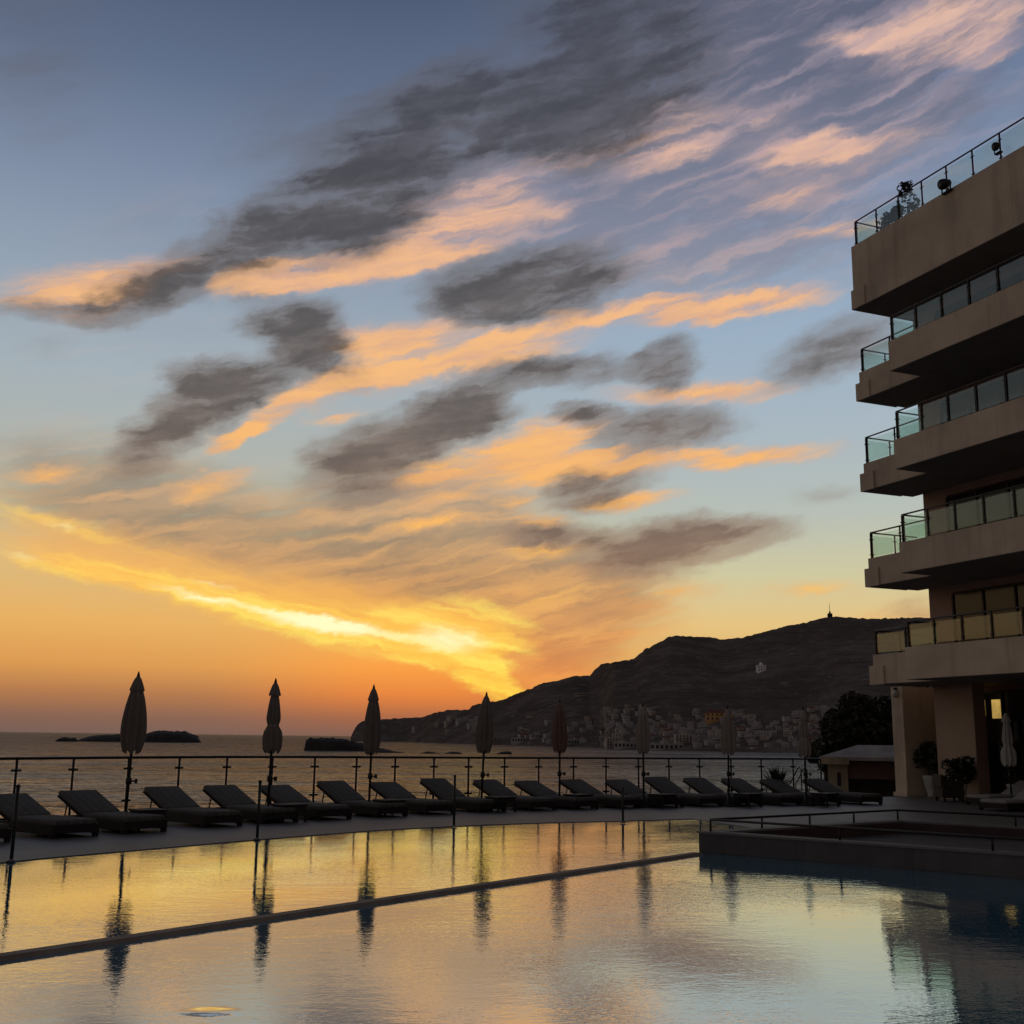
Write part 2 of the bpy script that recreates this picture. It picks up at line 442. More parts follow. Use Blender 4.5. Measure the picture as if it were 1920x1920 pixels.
clear_l = elramp([(0, (118, 96, 88)), (.8, (134, 100, 84)), (1.8, (176, 120, 80)), (3.2, (222, 156, 84)), (5.2, (234, 178, 100)), (7.5, (222, 186, 124)), (10, (196, 188, 152)),
                  (13, (178, 182, 174)), (17, (166, 179, 187)), (21, (151, 166, 182)), (26, (128, 143, 167)), (31, (98, 113, 140)), (36, (75, 88, 113)), (60, (58, 60, 72))])
clear_r = elramp([(0, (150, 110, 84)), (3, (214, 160, 92)), (5.5, (230, 196, 130)), (8, (208, 202, 162)), (11, (184, 192, 184)), (15, (170, 185, 195)), (20, (156, 177, 198)),
                  (26, (132, 151, 180)), (32, (104, 122, 153)), (38, (80, 95, 122)), (60, (50, 54, 70))])
sky = t.mix(t.mrange(az, -8, 12), clear_l, clear_r)
nish = t.new('ShaderNodeTexSky', sky_type='NISHITA'); nish.sun_disc = False
nish.sun_elevation = R(SUN_EL); nish.sun_rotation = R(SUN_AZ)
sky = t.mix(.03, sky, t.mix(1.0, nish.outputs[0], (.1, .1, .1, 1), 'MULTIPLY'))
sky = t.mix(t.math('MULTIPLY', dG, .9), sky, elramp([(0, (128, 94, 80)), (.9, (172, 104, 70)), (2.0, (236, 134, 62)), (3.4, (254, 162, 70)), (5.5, (250, 184, 90)), (9, (226, 182, 118)), (20, (160, 165, 170))]))
sky = t.mix(t.math('MULTIPLY', dM, .8), sky, elramp([(18, (160, 162, 172)), (25, (128, 130, 148)), (31, (102, 104, 122)), (40, (84, 88, 106))]))
tan_c = t.mix(tone, elramp([(2, (210, 122, 70)), (4.5, (200, 132, 86)), (7, (172, 130, 96)), (9.5, (152, 130, 108)), (13, (152, 142, 128)), (17, (156, 156, 152))]),
              elramp([(2, (240, 146, 72)), (4.5, (236, 162, 92)), (7, (212, 154, 98)), (9.5, (188, 150, 112)), (13, (176, 158, 134)), (17, (166, 162, 152))]))
sky = t.mix(t.math('MULTIPLY', dT, .9), sky, tan_c)
sky = t.mix(t.math('MULTIPLY', dH, .45), sky, elramp([(4, (240, 180, 104)), (8, (226, 176, 120)), (12, (208, 172, 140)), (18, (196, 172, 160)), (24, (184, 164, 164)), (30, (164, 152, 164)), (36, (150, 144, 160))]))
sky = t.mix(t.math('MULTIPLY', dF, .55), sky, elramp([(3, (255, 190, 100)), (8, (246, 184, 110)), (13, (232, 184, 140)), (18, (226, 186, 156)), (24, (206, 174, 168)), (30, (186, 166, 176)), (36, (170, 158, 172))]))
sky = t.mix(t.math('MULTIPLY', dV, .62), sky, elramp([(4, (206, 144, 92)), (7, (170, 134, 106)), (11, (148, 130, 116)), (16, (136, 128, 124)), (21, (126, 124, 126)), (27, (110, 112, 122)), (34, (92, 98, 116)), (45, (72, 76, 88))]))
sky = t.mix(t.math('MULTIPLY', dB, .9), sky, t.mix(tone, elramp([(4, (240, 176, 92)), (8, (232, 172, 100)), (12, (230, 170, 112)), (18, (226, 174, 136)), (24, (214, 170, 146)), (29, (198, 166, 164)), (36, (186, 164, 168))]),
                                                   elramp([(4, (255, 196, 92)), (8, (255, 194, 98)), (12, (254, 186, 104)), (18, (252, 190, 122)), (24, (246, 188, 138)), (29, (236, 190, 164)), (36, (228, 188, 170))])))
sky = t.mix(t.math('MULTIPLY', dD, .88), sky, t.mix(t.math('MULTIPLY', t.mrange(dD, .15, 1.0), t.mrange(pufm, .36, .60)), elramp([(4, (196, 136, 88)), (7, (158, 122, 98)), (11, (146, 124, 108)), (16, (128, 115, 108)), (21, (116, 109, 108)), (27, (101, 100, 106)), (34, (90, 92, 105)), (45, (70, 74, 86))]),
                                                  elramp([(4, (178, 122, 82)), (7, (136, 104, 86)), (11, (112, 95, 86)), (16, (90, 82, 79)), (21, (80, 76, 76)), (27, (70, 69, 73)), (34, (68, 70, 80)), (45, (60, 62, 74))])))
sky = t.mix(t.math('MULTIPLY', dO, .8), sky, elramp([(3, (252, 168, 72)), (5.5, (250, 180, 84)), (8, (246, 182, 98)), (11, (232, 176, 106))]))
sky = t.mix(dY, sky, t.mix(t.mrange(fib2, .38, .62), elramp([(1.8, (255, 196, 74)), (4.5, (255, 198, 82)), (7.5, (254, 188, 92)), (11, (250, 190, 104))]),
                           elramp([(1.8, (255, 224, 84)), (4.5, (255, 228, 104)), (7.5, (255, 214, 102)), (11, (255, 205, 100))])))
sky = t.mix(t.math('MULTIPLY', dW, .95), sky, S(255, 255, 200))
# the eastern half of the dome, behind the viewer, is already dusk
east = t.mrange(t.math('ABSOLUTE', az), 32, 105)
dusk = elramp([(0, (108, 98, 92)), (12, (116, 106, 100)), (30, (98, 95, 98)), (60, (68, 68, 75))])
sky = t.mix(east, sky, dusk)
zen = t.mrange(el, 40, 62)
sky = t.mix(zen, sky, S(68, 68, 75))
t.put(bg.inputs[0], sky); bg.inputs[1].default_value = 1.0
world.cycles.sampling_method = 'MANUAL'; world.cycles.sample_map_resolution = 1024

sd = bpy.data.lights.new('sun', 'SUN'); sd.energy = .5; sd.angle = R(.5); sd.color = (1, .72, .45)
sun = bpy.data.objects.new('sun', sd); COL.objects.link(sun)
sdir = Vector((math.sin(R(SUN_AZ)) * math.cos(R(SUN_EL)), math.cos(R(SUN_AZ)) * math.cos(R(SUN_EL)), math.sin(R(SUN_EL))))
sun.rotation_euler = sdir.to_track_quat('Z', 'Y').to_euler()
sun.location = (0, 0, 30)


# ------------------------------------------------------------------ water materials
def water_mat(name, deep, ior, layers, rough, extra=None, tint=(1, 1, 1, 1), far_tint=None, gain=1.0, patch=0.0):
    """layers: (scale, stretch angle deg, stretch, height in m, detail)"""
    m = bpy.data.materials.new(name); m.use_nodes = True
    nt = m.node_tree; nt.nodes.clear(); t = NT(nt)
    out = t.new('ShaderNodeOutputMaterial')
    tc = t.new('ShaderNodeTexCoord').outputs['Object']
    hsum = 0.0
    for (sc, ang, st, ht, det) in layers:
        v = t.aniso(tc, ang, sc / st, sc)
        hsum = t.math('MULTIPLY_ADD', t.noise(v, 1.0, det, .55, dist=.3), ht, hsum)
    if patch:                                      # gusts: ruffled and calm areas
        hsum = t.math('MULTIPLY', hsum, t.mrange(t.noise(t.aniso(tc, 40, patch * .5, patch), 1.0, 3, .5), .38, .66, .45, 1.9))
    if extra: hsum = extra(t, tc, hsum)
    bp = t.new('ShaderNodeBump'); bp.inputs['Strength'].default_value = 1.0; bp.inputs['Distance'].default_value = 1.0
    t.put(bp.inputs['Height'], hsum)
    df = t.new('ShaderNodeBsdfDiffuse'); df.inputs[0].default_value = deep
    lw = t.new('ShaderNodeLayerWeight')
    t.put(df.inputs['Normal'], bp.outputs[0])
    gl = t.new('ShaderNodeBsdfGlossy'); t.put(gl.inputs[0], t.mix(t.mrange(lw.outputs['Facing'], .962, .998), tint, far_tint or tint)); t.put(gl.inputs['Roughness'], t.mrange(t.noise(t.aniso(tc, 5, .012, .05), 1.0, 4, .6), .35, .65, rough, rough * 3.2) if far_tint else rough)
    t.put(gl.inputs['Normal'], bp.outputs[0])
    fr = t.new('ShaderNodeFresnel'); fr.inputs[0].default_value = ior; t.put(fr.inputs['Normal'], bp.outputs[0])
    mx = t.new('ShaderNodeMixShader')
    t.put(mx.inputs[0], t.math('POWER', fr.outputs[0], gain)); nt.links.new(df.outputs[0], mx.inputs[1]); nt.links.new(gl.outputs[0], mx.inputs[2])
    nt.links.new(mx.outputs[0], out.inputs[0])
    return m


# ------------------------------------------------------------------ curves of the terrace
def smooth_curve(pts, n):
    """Catmull-Rom through points, n samples per span"""
    pts = [Vector((p[0], p[1])) for p in pts]
    out = []
    for i in range(len(pts) - 1):
        p0 = pts[max(i - 1, 0)]; p1 = pts[i]; p2 = pts[i + 1]; p3 = pts[min(i + 2, len(pts) - 1)]
        for k in range(n):
            u = k / n
            out.append(.5 * ((2 * p1) + (p2 - p0) * u + (2 * p0 - 5 * p1 + 4 * p2 - p3) * u * u + (3 * p1 - p0 - 3 * p2 + p3) * u ** 3))
    out.append(pts[-1])
    return out


def pix_d(px, d):
    p = at_dist(px, 1420, d)
    return (p.x, p.y)


RAIL_PX = [(0, 22.6), (340, 24.9), (560, 26.3), (940, 28.0), (1200, 30.2), (1540, 33.8)]
rail_pts = [pix_d(p, d) for p, d in RAIL_PX]
d0 = Vector(rail_pts[0]) - Vector(rail_pts[1]); d0.normalize()
rail_pts = [tuple(Vector(rail_pts[0]) + d0 * 9 + Vector((1.2, -1.6))), tuple(Vector(rail_pts[0]) + d0 * 4)] + rail_pts
rail_curve = smooth_curve(rail_pts, 12)

pool_far = [ground(px, py - 3) for px, py in [(0, 1620), (100, 1610), (330, 1590), (480, 1577), (700, 1560), (850, 1552), (1000, 1546), (1168, 1542), (1300, 1538)]]
pool_far = [(p.x, p.y) for p in pool_far]
LD = Vector((.77, -.638))            # along a lounger, towards the pool
WD = Vector((.78, .626))             # along the row
A0 = Vector((2.72, 16.85))           # near-left corner of the raised basin
pool_poly = [(-9.2, 1.2), (-9.6, 4.0), (-9.2, 7.5), (-8.3, 10.6), (-7.3, 12.7)] + [tuple(p) for p in smooth_curve(pool_far, 4)]
pool_poly += [tuple(A0 + WD * 4.2 + Vector((-1.6, 2.2))), tuple(A0 + WD * 2.6)]
pool_poly += [tuple(A0), tuple(A0 + LD * 12.5), (15.5, 1.2)]

# ------------------------------------------------------------------ terrace deck with the pool cut out
def fill_ring(outer, holes, z):
    bm = bmesh.new()
    edges = []
    for loop in [outer] + holes:
        vs = [bm.verts.new((p[0], p[1], z)) for p in loop]
        edges += [bm.edges.new((vs[i], vs[(i + 1) % len(vs)])) for i in range(len(vs))]
    bmesh.ops.triangle_fill(bm, use_beauty=True, edges=edges, normal=(0, 0, 1))
    for f in bm.faces:
        if f.normal.z < 0: f.normal_flip()
    return bm


edge_out = []
for i, p in enumerate(rail_curve):
    a = rail_curve[max(i - 1, 0)]; b = rail_curve[min(i + 1, len(rail_curve) - 1)]
    d = (b - a).normalized(); nrm = Vector((-d.y, d.x))
    edge_out.append(tuple(p + nrm * .35))
outer = [(-24, -14)] + [(-24, 6)] + edge_out + [(11.6, 34.6), (13.6, 37.2), (24, 39), (46, 36), (46, -14)]
m_deck = bpy.data.materials.new('terrace_paving'); m_deck.use_nodes = True
t2 = NT(m_deck.node_tree); bs = m_deck.node_tree.nodes['Principled BSDF']
tc2 = t2.new('ShaderNodeTexCoord').outputs['Object']
bk = t2.new('ShaderNodeTexBrick'); t2.put(bk.inputs[0], t2.mapping(tc2, rot=(0, 0, R(-38))))
bk.inputs['Color1'].default_value = (.135, .125, .12, 1); bk.inputs['Color2'].default_value = (.12, .111, .106, 1); bk.inputs['Mortar'].default_value = (.085, .078, .074, 1)
bk.inputs['Scale'].default_value = 1.0; bk.inputs['Mortar Size'].default_value = .008; bk.inputs['Brick Width'].default_value = .6; bk.inputs['Row Height'].default_value = .6; bk.offset = 0
dirt = t2.mrange(t2.noise(tc2, .6, 6, .65), .3, .7, .72, 1.08)
t2.put(bs.inputs['Base Color'], t2.mix(1.0, bk.outputs[0], t2.ramp(dirt, [(0, (0, 0, 0, 1)), (1, (1, 1, 1, 1))]), 'MULTIPLY'))
bs.inputs['Roughness'].default_value = .55
bm = fill_ring(outer, [pool_poly], 0.0)
# sea wall under the outer edge and the lip of the pool
for loop, z1 in ((outer, -5.6), (pool_poly, -.5)):
    n = len(loop)
    for i in range(n):
        p, q = loop[i], loop[(i + 1) % n]
        v = [bm.verts.new((x, y, z)) for x, y, z in ((p[0], p[1], 0), (q[0], q[1], 0), (q[0], q[1], z1), (p[0], p[1], z1))]
        bm.faces.new(v)
me = bpy.data.meshes.new('terrace_deck'); bm.to_mesh(me); bm.free(); me.materials.append(m_deck)
deck = bpy.data.objects.new('terrace_deck', me); COL.objects.link(deck); tag(deck, kind='structure')


def jet(t, tc, hsum):
    # little upwelling over a pool inlet
    c = ground(395, 1893)
    g = t.new('ShaderNodeTexGradient', gradient_type='SPHERICAL')
    t.put(g.inputs[0], t.mapping(tc, (c.x, c.y, 0), (0, 0, 0), (.22, .14, 1), 'TEXTURE'))
    return t.math('MULTIPLY_ADD', t.mrange(g.outputs['Fac'], 0, 1), .006, hsum)


m_pool = water_mat('pool_water', (.012, .27, .44, 1), 2.4,
                   [(27.0, 8, 1.5, .0011, 2), (8.0, 12, 1.9, .0018, 3), (2.4, -8, 1.6, .0020, 2)], .012, jet, gain=.34, patch=.28, tint=(.96, .99, 1, 1))
bm = bmesh.new()
pv = [bm.verts.new((p[0], p[1], -.012)) for p in pool_poly]
edges = [bm.edges.new((pv[i], pv[(i + 1) % len(pv)])) for i in range(len(pv))]
bmesh.ops.triangle_fill(bm, use_beauty=True, edges=edges, normal=(0, 0, 1))
for f in bm.faces:
    if f.normal.z < 0: f.normal_flip()
me = bpy.data.meshes.new('pool_water'); bm.to_mesh(me); bm.free(); me.materials.append(m_pool)
pw = bpy.data.objects.new('pool_water', me); COL.objects.link(pw); tag(pw, kind='structure')

# sea, out to the horizon
m_sea = water_mat('sea_water', (.030, .030, .033, 1), 1.33,
                  [(.055, 4, 2.6, 6.0, 5), (.22, -6, 2.4, 2.2, 4), (.9, -10, 2.2, .5, 3)], .10, None, (.95, .92, .91, 1), (.44, .43, .47, 1))
SEA_Z = -5.0
sv = [(-40000, -300, SEA_Z), (40000, -300, SEA_Z), (40000, 60000, SEA_Z), (-40000, 60000, SEA_Z)]
sea = MB().add(sv, [(0, 1, 2, 3)]).build('sea_water', m_sea); tag(sea, kind='structure')

# ------------------------------------------------------------------ dividing ledge in the pool
q0, q1 = Vector((2.66, 16.55)), Vector((-3.54, 8.45))
ld = (q1 - q0).normalized(); ln = Vector((-ld.y, ld.x))
q1 = q0 + ld * 16.0
poly = [q0 - ln * .07, q1 - ln * .07, q1 + ln * .07, q0 + ln * .07]
led = MB().prism([(p.x, p.y) for p in poly], -.4, .018).build('pool_ledge', M['ledge'], bevel=.008)
tag(led, 'narrow stone ledge dividing the pool just above the water', 'ledge')

# ------------------------------------------------------------------ raised basin with low guard rail
def P2(u, v):
    p = A0 + LD * u + WD * v
    return p


basin_root = empty('raised_basin', (A0.x, A0.y, 0))
tag(basin_root, 'raised grey rectangular basin standing in the pool corner', 'basin')
BL, BW, BT, BH = 12.4, 4.9, .22, .25


def rectpoly(u0, u1, v0, v1):
    return [tuple(P2(u, v) - A0) for u, v in ((u0, v0), (u1, v0), (u1, v1), (u0, v1))]


bw = MB()
bw.prism(rectpoly(0, BL, 0, BT), -.45, BH); bw.prism(rectpoly(0, BT, BT, BW), -.45, BH)
bw.prism(rectpoly(BT, BL, BW - BT, BW), -.3, BH)
bw.build('wall', M['basin'], basin_root)
cp = MB()
cp.prism(rectpoly(-.02, BL, -.02, BT + .02), BH + .002, BH + .03); cp.prism(rectpoly(-.02, BT + .02, BT + .02, BW), BH + .002, BH + .03)
cp.prism(rectpoly(BT + .02, BL, BW - BT - .02, BW), BH + .002, BH + .03)
cp.build('coping', M['basin_cap'], basin_root)
fl = MB(); fl.prism(rectpoly(BT, BL, BT, BW - BT), .04, .08); fl.build('floor', M['basin'], basin_root)
li = MB(); li.prism(rectpoly(BT + .002, BT + .03, BT, BW - BT), .082, BH); li.prism(rectpoly(BT + .03, 3.4, BW - BT - .03, BW - BT - .002), .082, BH); li.build('lining', M['basin_red'], basin_root)
st = MB(); st.prism(rectpoly(2.6, 4.2, BT, BT + .9), .082, .17); st.build('step', M['basin'], basin_root)

rail_root = empty('low_guard_rail', (A0.x, A0.y, 0))
tag(rail_root, 'knee low dark metal rail running round the raised basin', 'railing')
RZ = BH + .03
hr = MB()
loop = [P2(BL - .2, .11), P2(.11, .11), P2(.11, BW - .11), P2(BL - .2, BW - .11)]
hr.tube([(p.x - A0.x, p.y - A0.y, RZ + .16) for p in loop], .017, 8)
hr.build('handrail', M['metal'], rail_root)
spots = [(.11, .11), (2.05, .11), (4.0, .11), (5.95, .11), (7.9, .11), (9.8, .11)] + [(.11, v) for v in (1.25, 2.4, 3.55, 4.79)] + [(u, BW - .11) for u in (2.0, 3.9, 5.8, 7.7, 9.6)]
for u, v in spots:
    p = P2(u, v) - A0
    MB().tube([(p.x, p.y, RZ), (p.x, p.y, RZ + .16)], .016, 8).build('post', M['metal'], rail_root)

# thin posts standing on the far pool edge
for px, py, top, lab in [(21, 1615, .88, 'thin steel post at the pool edge, nearest the left end'), (482, 1574, .84, 'thin steel post at the pool edge below the second parasol'),
                         (851, 1550, .86, 'thin steel post at the pool edge in front of the middle loungers'), (1168, 1543, .62, 'short thin steel post at the pool edge near the raised basin')]:
    g = ground(px, py)
    r_ = empty('pool_post', (g.x, g.y, 0)); tag(r_, lab, 'post', 'thin posts along the pool edge')
    MB().lathe([(.055, 0), (.055, .015), (.03, .02), (.03, .03)], 14).build('base_plate', M['steel'], r_)
    MB().tube([(0, 0, .03), (0, 0, top)], .022, 10).build('tube', M['metal'], r_)
    MB().lathe([(.028, top), (.03, top + .02), (.012, top + .035)], 10).build('cap', M['metal'], r_)

# ------------------------------------------------------------------ glass balustrade by the sea
def resample(curve, step, off=0.0):
    out = []; acc = off
    for i in range(len(curve) - 1):
        a, b = curve[i], curve[i + 1]; L = (b - a).length
        while acc <= L:
            out.append(a + (b - a) * (acc / L)); acc += step
        acc -= L
    return out


bal = empty('glass_balustrade', (rail_curve[-1].x, rail_curve[-1].y, 0))
tag(bal, 'long dark railing with glass panels along the sea edge of the terrace', 'railing')
B0 = bal.location
RH = 1.08
POST_PX = [27, 137, 238, 335, 424, 509, 590, 667, 741, 812, 880, 946, 1011, 1075, 1136, 1197, 1256, 1313, 1370, 1428, 1489, 1540]


def on_rail(px):
    best = None
    for i in range(len(rail_curve) - 1):
        a, b = rail_curve[i], rail_curve[i + 1]
        for k in range(8):
            p = a + (b - a) * (k / 8)
            r = ray(px, 1460); e = abs(p.x / p.y - r.x / r.y)
            if best is None or e < best[0]: best = (e, p)
    return best[1]


posts = [on_rail(px) for px in POST_PX]
dl = (posts[0] - posts[1])
posts = [posts[0] + dl * 2.0, posts[0] + dl] + posts
cur = [Vector((p.x - B0.x, p.y - B0.y, RH)) for p in posts]
MB().tube(cur, .026, 8).build('handrail', M['metal'], bal)
for i, p in enumerate(posts):
    q = Vector((p.x - B0.x, p.y - B0.y, 0))
    d = (posts[min(i + 1, len(posts) - 1)] - posts[max(i - 1, 0)]).normalized()
    mb = MB().tube([q, q + Vector((0, 0, RH - .02))], .024, 8)
    po = mb.build('post', M['metal'], bal)
    for z in (.26, .87):
        MB().tube([q + Vector((d.x, d.y, 0)) * s + Vector((0, 0, z)) for s in (-.095, .095)], .022, 8).build('clamp', M['metal'], po)
for i in range(len(posts) - 1):
    a = Vector((posts[i].x - B0.x, posts[i].y - B0.y, .12)); b = Vector((posts[i + 1].x - B0.x, posts[i + 1].y - B0.y, .12))
    d = (b - a).normalized(); nn = Vector((-d.y, d.x, 0)) * .01
    MB().frame(a + d * .06, (b - a) - d * .12, nn, (0, 0, .86)).build('glass_panel', M['glass_clear'], bal)

# ------------------------------------------------------------------ sun loungers
def make_lounger(cush, frame_m):
    """local +X across, -Y towards the foot, origin at the middle of the base"""
    root = empty('sun_lounger', (0, 0, 0))
    W_, L_ = .72, 2.08
    fr = MB()
    for sx in (-1, 1):
        fr.box(sx * W_ / 2 - .03, sx * W_ / 2 + .03, -L_ / 2, L_ / 2, .05, .19)
    for y in (-L_ / 2 + .03, -.15, L_ / 2 - .03):
        fr.box(-W_ / 2 + .03, W_ / 2 - .03, y - .03, y + .03, .07, .18)
    for k in range(11):
        y = -L_ / 2 + .1 + k * .12
        fr.box(-W_ / 2 + .03, W_ / 2 - .03, y, y + .085, .155, .175)
    fr.build('frame', frame_m, root, bevel=.006)
    for sx in (-1, 1):
        for sy in (-1, 1):
            MB().box(sx * W_ / 2 - .035, sx * W_ / 2 + .035, sy * (L_ / 2 - .06) - .035, sy * (L_ / 2 - .06) + .035, 0, .05).build('leg', frame_m, root)
    MB().rbox(-W_ / 2 + .01, W_ / 2 - .01, -L_ / 2 + .01, .26, .178, .265, .035).build('seat_cushion', cush, root)
    ang = R(23)
    bk_ = MB().box(-W_ / 2, W_ / 2, 0, .86, -.035, -.005)
    b = bk_.build('backrest', frame_m, root, loc=(0, .25, .20), rot=(ang, 0, 0), bevel=.006)
    MB().rbox(-W_ / 2 + .01, W_ / 2 - .01, .02, .88, 0, .075, .032).build('back_cushion', cush, b)
    sp = MB()
    for sx in (-1, 1):
        sp.tube([(sx * .27, .92, .17), (sx * .27, .84, .50)], .014, 6)
    sp.tube([(-.27, .92, .17), (.27, .92, .17)], .014, 6)
    sp.build('back_support', M['metal'], root)
    return root


FOOT_PX = [(20, 1580), (185, 1568), (313, 1560), (455, 1549), (560, 1542), (660, 1536), (765, 1531), (855, 1526), (950, 1522), (1045, 1519), (1124, 1517), (1207, 1515), (1284, 1513.5),
           (1358, 1512), (1430, 1511), (1505, 1510), (1578, 1509), (1656, 1508.5)]
feet = [ground(*p) for p in FOOT_PX]
LOUNGER_LABELS = ['grey cushioned lounger cut off at the left end of the row', 'grey cushioned lounger left of the first parasol, second in the row', 'grey cushioned lounger just left of the leftmost parasol',
                  'grey cushioned lounger just right of the leftmost parasol', 'grey cushioned lounger just left of the second parasol from the left', 'grey cushioned lounger just right of the second parasol from the left',
                  'grey cushioned lounger just left of the third parasol from the left', 'grey cushioned lounger just right of the third parasol from the left', 'grey cushioned lounger just left of the leaning fourth parasol',
                  'grey cushioned lounger just right of the leaning fourth parasol', 'grey cushioned lounger just left of the fifth parasol', 'grey cushioned lounger just right of the fifth parasol',
                  'grey cushioned lounger just left of the sixth parasol', 'grey cushioned lounger just right of the sixth parasol', 'grey cushioned lounger just left of the seventh parasol',
                  'grey cushioned lounger just right of the seventh parasol', 'grey cushioned lounger in front of the spiky plant', 'grey cushioned lounger nearest the kiosk, last on the right']
proto = make_lounger(M['cushion'], M['wood'])
lounger_pose = []
for i, fpos in enumerate(feet):
    a = feet[max(i - 2, 0)]; b = feet[min(i + 2, len(feet) - 1)]
    ang = math.atan2(b.y - a.y, b.x - a.x)
    ang = .55 * ang + .45 * R(40) + random.uniform(-.055, .055) + R(3)
    X = Vector((math.cos(ang), math.sin(ang))); Y = Vector((-math.sin(ang), math.cos(ang)))
    c = Vector((fpos.x, fpos.y)) - X * .38 + Y * 1.05
    o = proto if i == 0 else copy_tree(proto)
    o.location = (c.x, c.y, 0); o.rotation_euler = (0, 0, ang)
    for ch_ in o.children:
        if ch_.name.startswith('backrest'): ch_.rotation_euler.x = R(23) + random.uniform(-.06, .05)
    tag(o, LOUNGER_LABELS[i], 'sun lounger', 'sun loungers in the row along the sea railing')
    lounger_pose.append((c, X, Y))

# ------------------------------------------------------------------ closed parasols with side tables
def make_parasol(height, zb, rmax, pinch, seed, canvas, tilt=(0, 0)):
    rnd = random.Random(seed)
    root = empty('closed_parasol', (0, 0, 0))
    MB().tube([(0, 0, .04), (0, 0, height - .12)], .024, 10).build('pole', M['wood'], root)
    MB().lathe([(.26, 0), (.26, .05), (.05, .07), (.05, .26), (.032, .27)], 20).build('base', M['metal'], root)
    ck = MB().lathe([(.035, .70), (.05, .72), (.05, .80), (.035, .82)], 10); ck.tube([(.04, 0, .76), (.11, 0, .76)], .016, 6); ck.box(.10, .14, -.03, .03, .72, .80)
    ck.build('crank', M['metal'], root)
    MB().lathe([(.018, height - .14), (.03, height - .11), (.026, height - .07), (.012, height - .02), (.002, height)], 10).build('finial', M['wood'], root)
    # folded cloth: eight pleats hanging from the crown
    n, np_ = 64, 8
    zt = height - .10; rows = 26; vs, fs = [], []
    ph = rnd.uniform(0, 6.28)
    for i in range(rows + 1):
        u = i / rows
        z = zt + (zb - zt) * u
        r = .035 + (rmax - .035) * (1 - (1 - min(u / .72, 1)) ** 1.7)
        if u > .72: r *= 1 - .25 * ((u - .72) / .28) ** 2
        if pinch:
            r *= .80 - .22 * math.exp(-((u - .62) / .06) ** 2) + .38 * max(0, (u - .62) / .38) ** .8 * (1 if u > .62 else 0)
        for k in range(n):
            th_ = 2 * math.pi * k / n
            fold = .20 * math.cos(np_ * th_ + ph + .5 * math.sin(3 * u)) + .07 * math.cos(3 * th_ + 2 * u + ph) + .05 * math.sin(5 * th_ - 3 * u)
            rr = r * (1 + fold * min(1, u * 3 + .15))
            dz = .035 * math.cos(np_ * th_ + ph) * u ** 6 + rnd.uniform(-.004, .004)
            vs.append((rr * math.cos(th_), rr * math.sin(th_), z + dz))
    for i in range(rows):
        for k in range(n):
            fs.append((i * n + k, (i + 1) * n + k, (i + 1) * n + (k + 1) % n, i * n + (k + 1) % n))
    cn = MB().add(vs, fs, 0, True).build('canopy', canvas, root)
    # top vent flap
    vs, fs = [], []
    rows2 = 5
    for i in range(rows2 + 1):
        u = i / rows2
        for k in range(n):
            th_ = 2 * math.pi * k / n
            rr = (.02 + (.54 * rmax) * u ** .6) * (1 + .12 * math.cos(np_ * th_ + ph) * u)
            vs.append((rr * math.cos(th_), rr * math.sin(th_), height - .085 - .25 * u + .012 * math.cos(np_ * th_ + ph) * u))
    for i in range(rows2):
        for k in range(n):
            fs.append((i * n + k, (i + 1) * n + k, (i + 1) * n + (k + 1) % n, i * n + (k + 1) % n))
    MB().add(vs, fs, 0, True).build('vent', canvas, cn)
    if pinch:
        u = .62; z = zt + (zb - zt) * u
        MB().lathe([(rmax * .50, z - .02), (rmax * .56, z - .015), (rmax * .56, z + .015), (rmax * .50, z + .02)], 24).build('strap', M['canvas_white'], cn)
    root.rotation_euler = (tilt[0], tilt[1], rnd.uniform(-.4, .4))
    return root


PARA = [(237, 20.8, 2.60, 1.235, .185, False, (0, R(1.0)), 'dark backlit closed parasol with a full untied canopy, leftmost of the row'),
        (503, 22.2, 2.61, 1.24, .155, True, (0, R(.6)), 'closed parasol tied at the waist with a flared hem'),
        (692, 23.8, 2.60, 1.21, .155, False, (0, R(.4)), 'slim closed parasol in front of the low sea rock'),
        (902, 25.4, 2.55, 1.24, .165, False, (0, R(1.9)), 'closed parasol leaning to the right over a slanted pole'),
        (1049, 26.9, 2.47, 1.25, .16, False, (0, 0), 'closed reddish brown parasol, fifth from the left, before the shoreline town'),
        (1207, 27.7, 2.42, 1.24, .155, False, (0, 0), 'closed beige parasol, sixth from the left, before the denser town houses'),
        (1367, 28.9, 2.41, 1.22, .165, False, (0, R(.3)), 'closed beige parasol, seventh from the left, before the ochre house'),
        (1512, 30.0, 2.42, 1.19, .15, True, (0, 0), 'closed beige parasol at the right end, before the dark tree')]
M['canvas_red'] = mat('brown_red_canvas', (.20, .12, .095), .95, .2, 3, .3, 150)
table_spots = []
for i, (px, d, hgt, zb, rm, pinch, tilt, lab) in enumerate(PARA):
    p = at_dist(px, 1500, d)
    o = make_parasol(hgt, zb, rm, pinch, 40 + i, M['canvas_red'] if i == 4 else (M['canvas_lit'] if i > 4 else M['canvas']), tilt)  # left and right parasols share one cloth
    o.location = (p.x, p.y, 0)
    tag(o, lab, 'parasol', 'closed parasols between the loungers')
    table_spots.append((p, i))


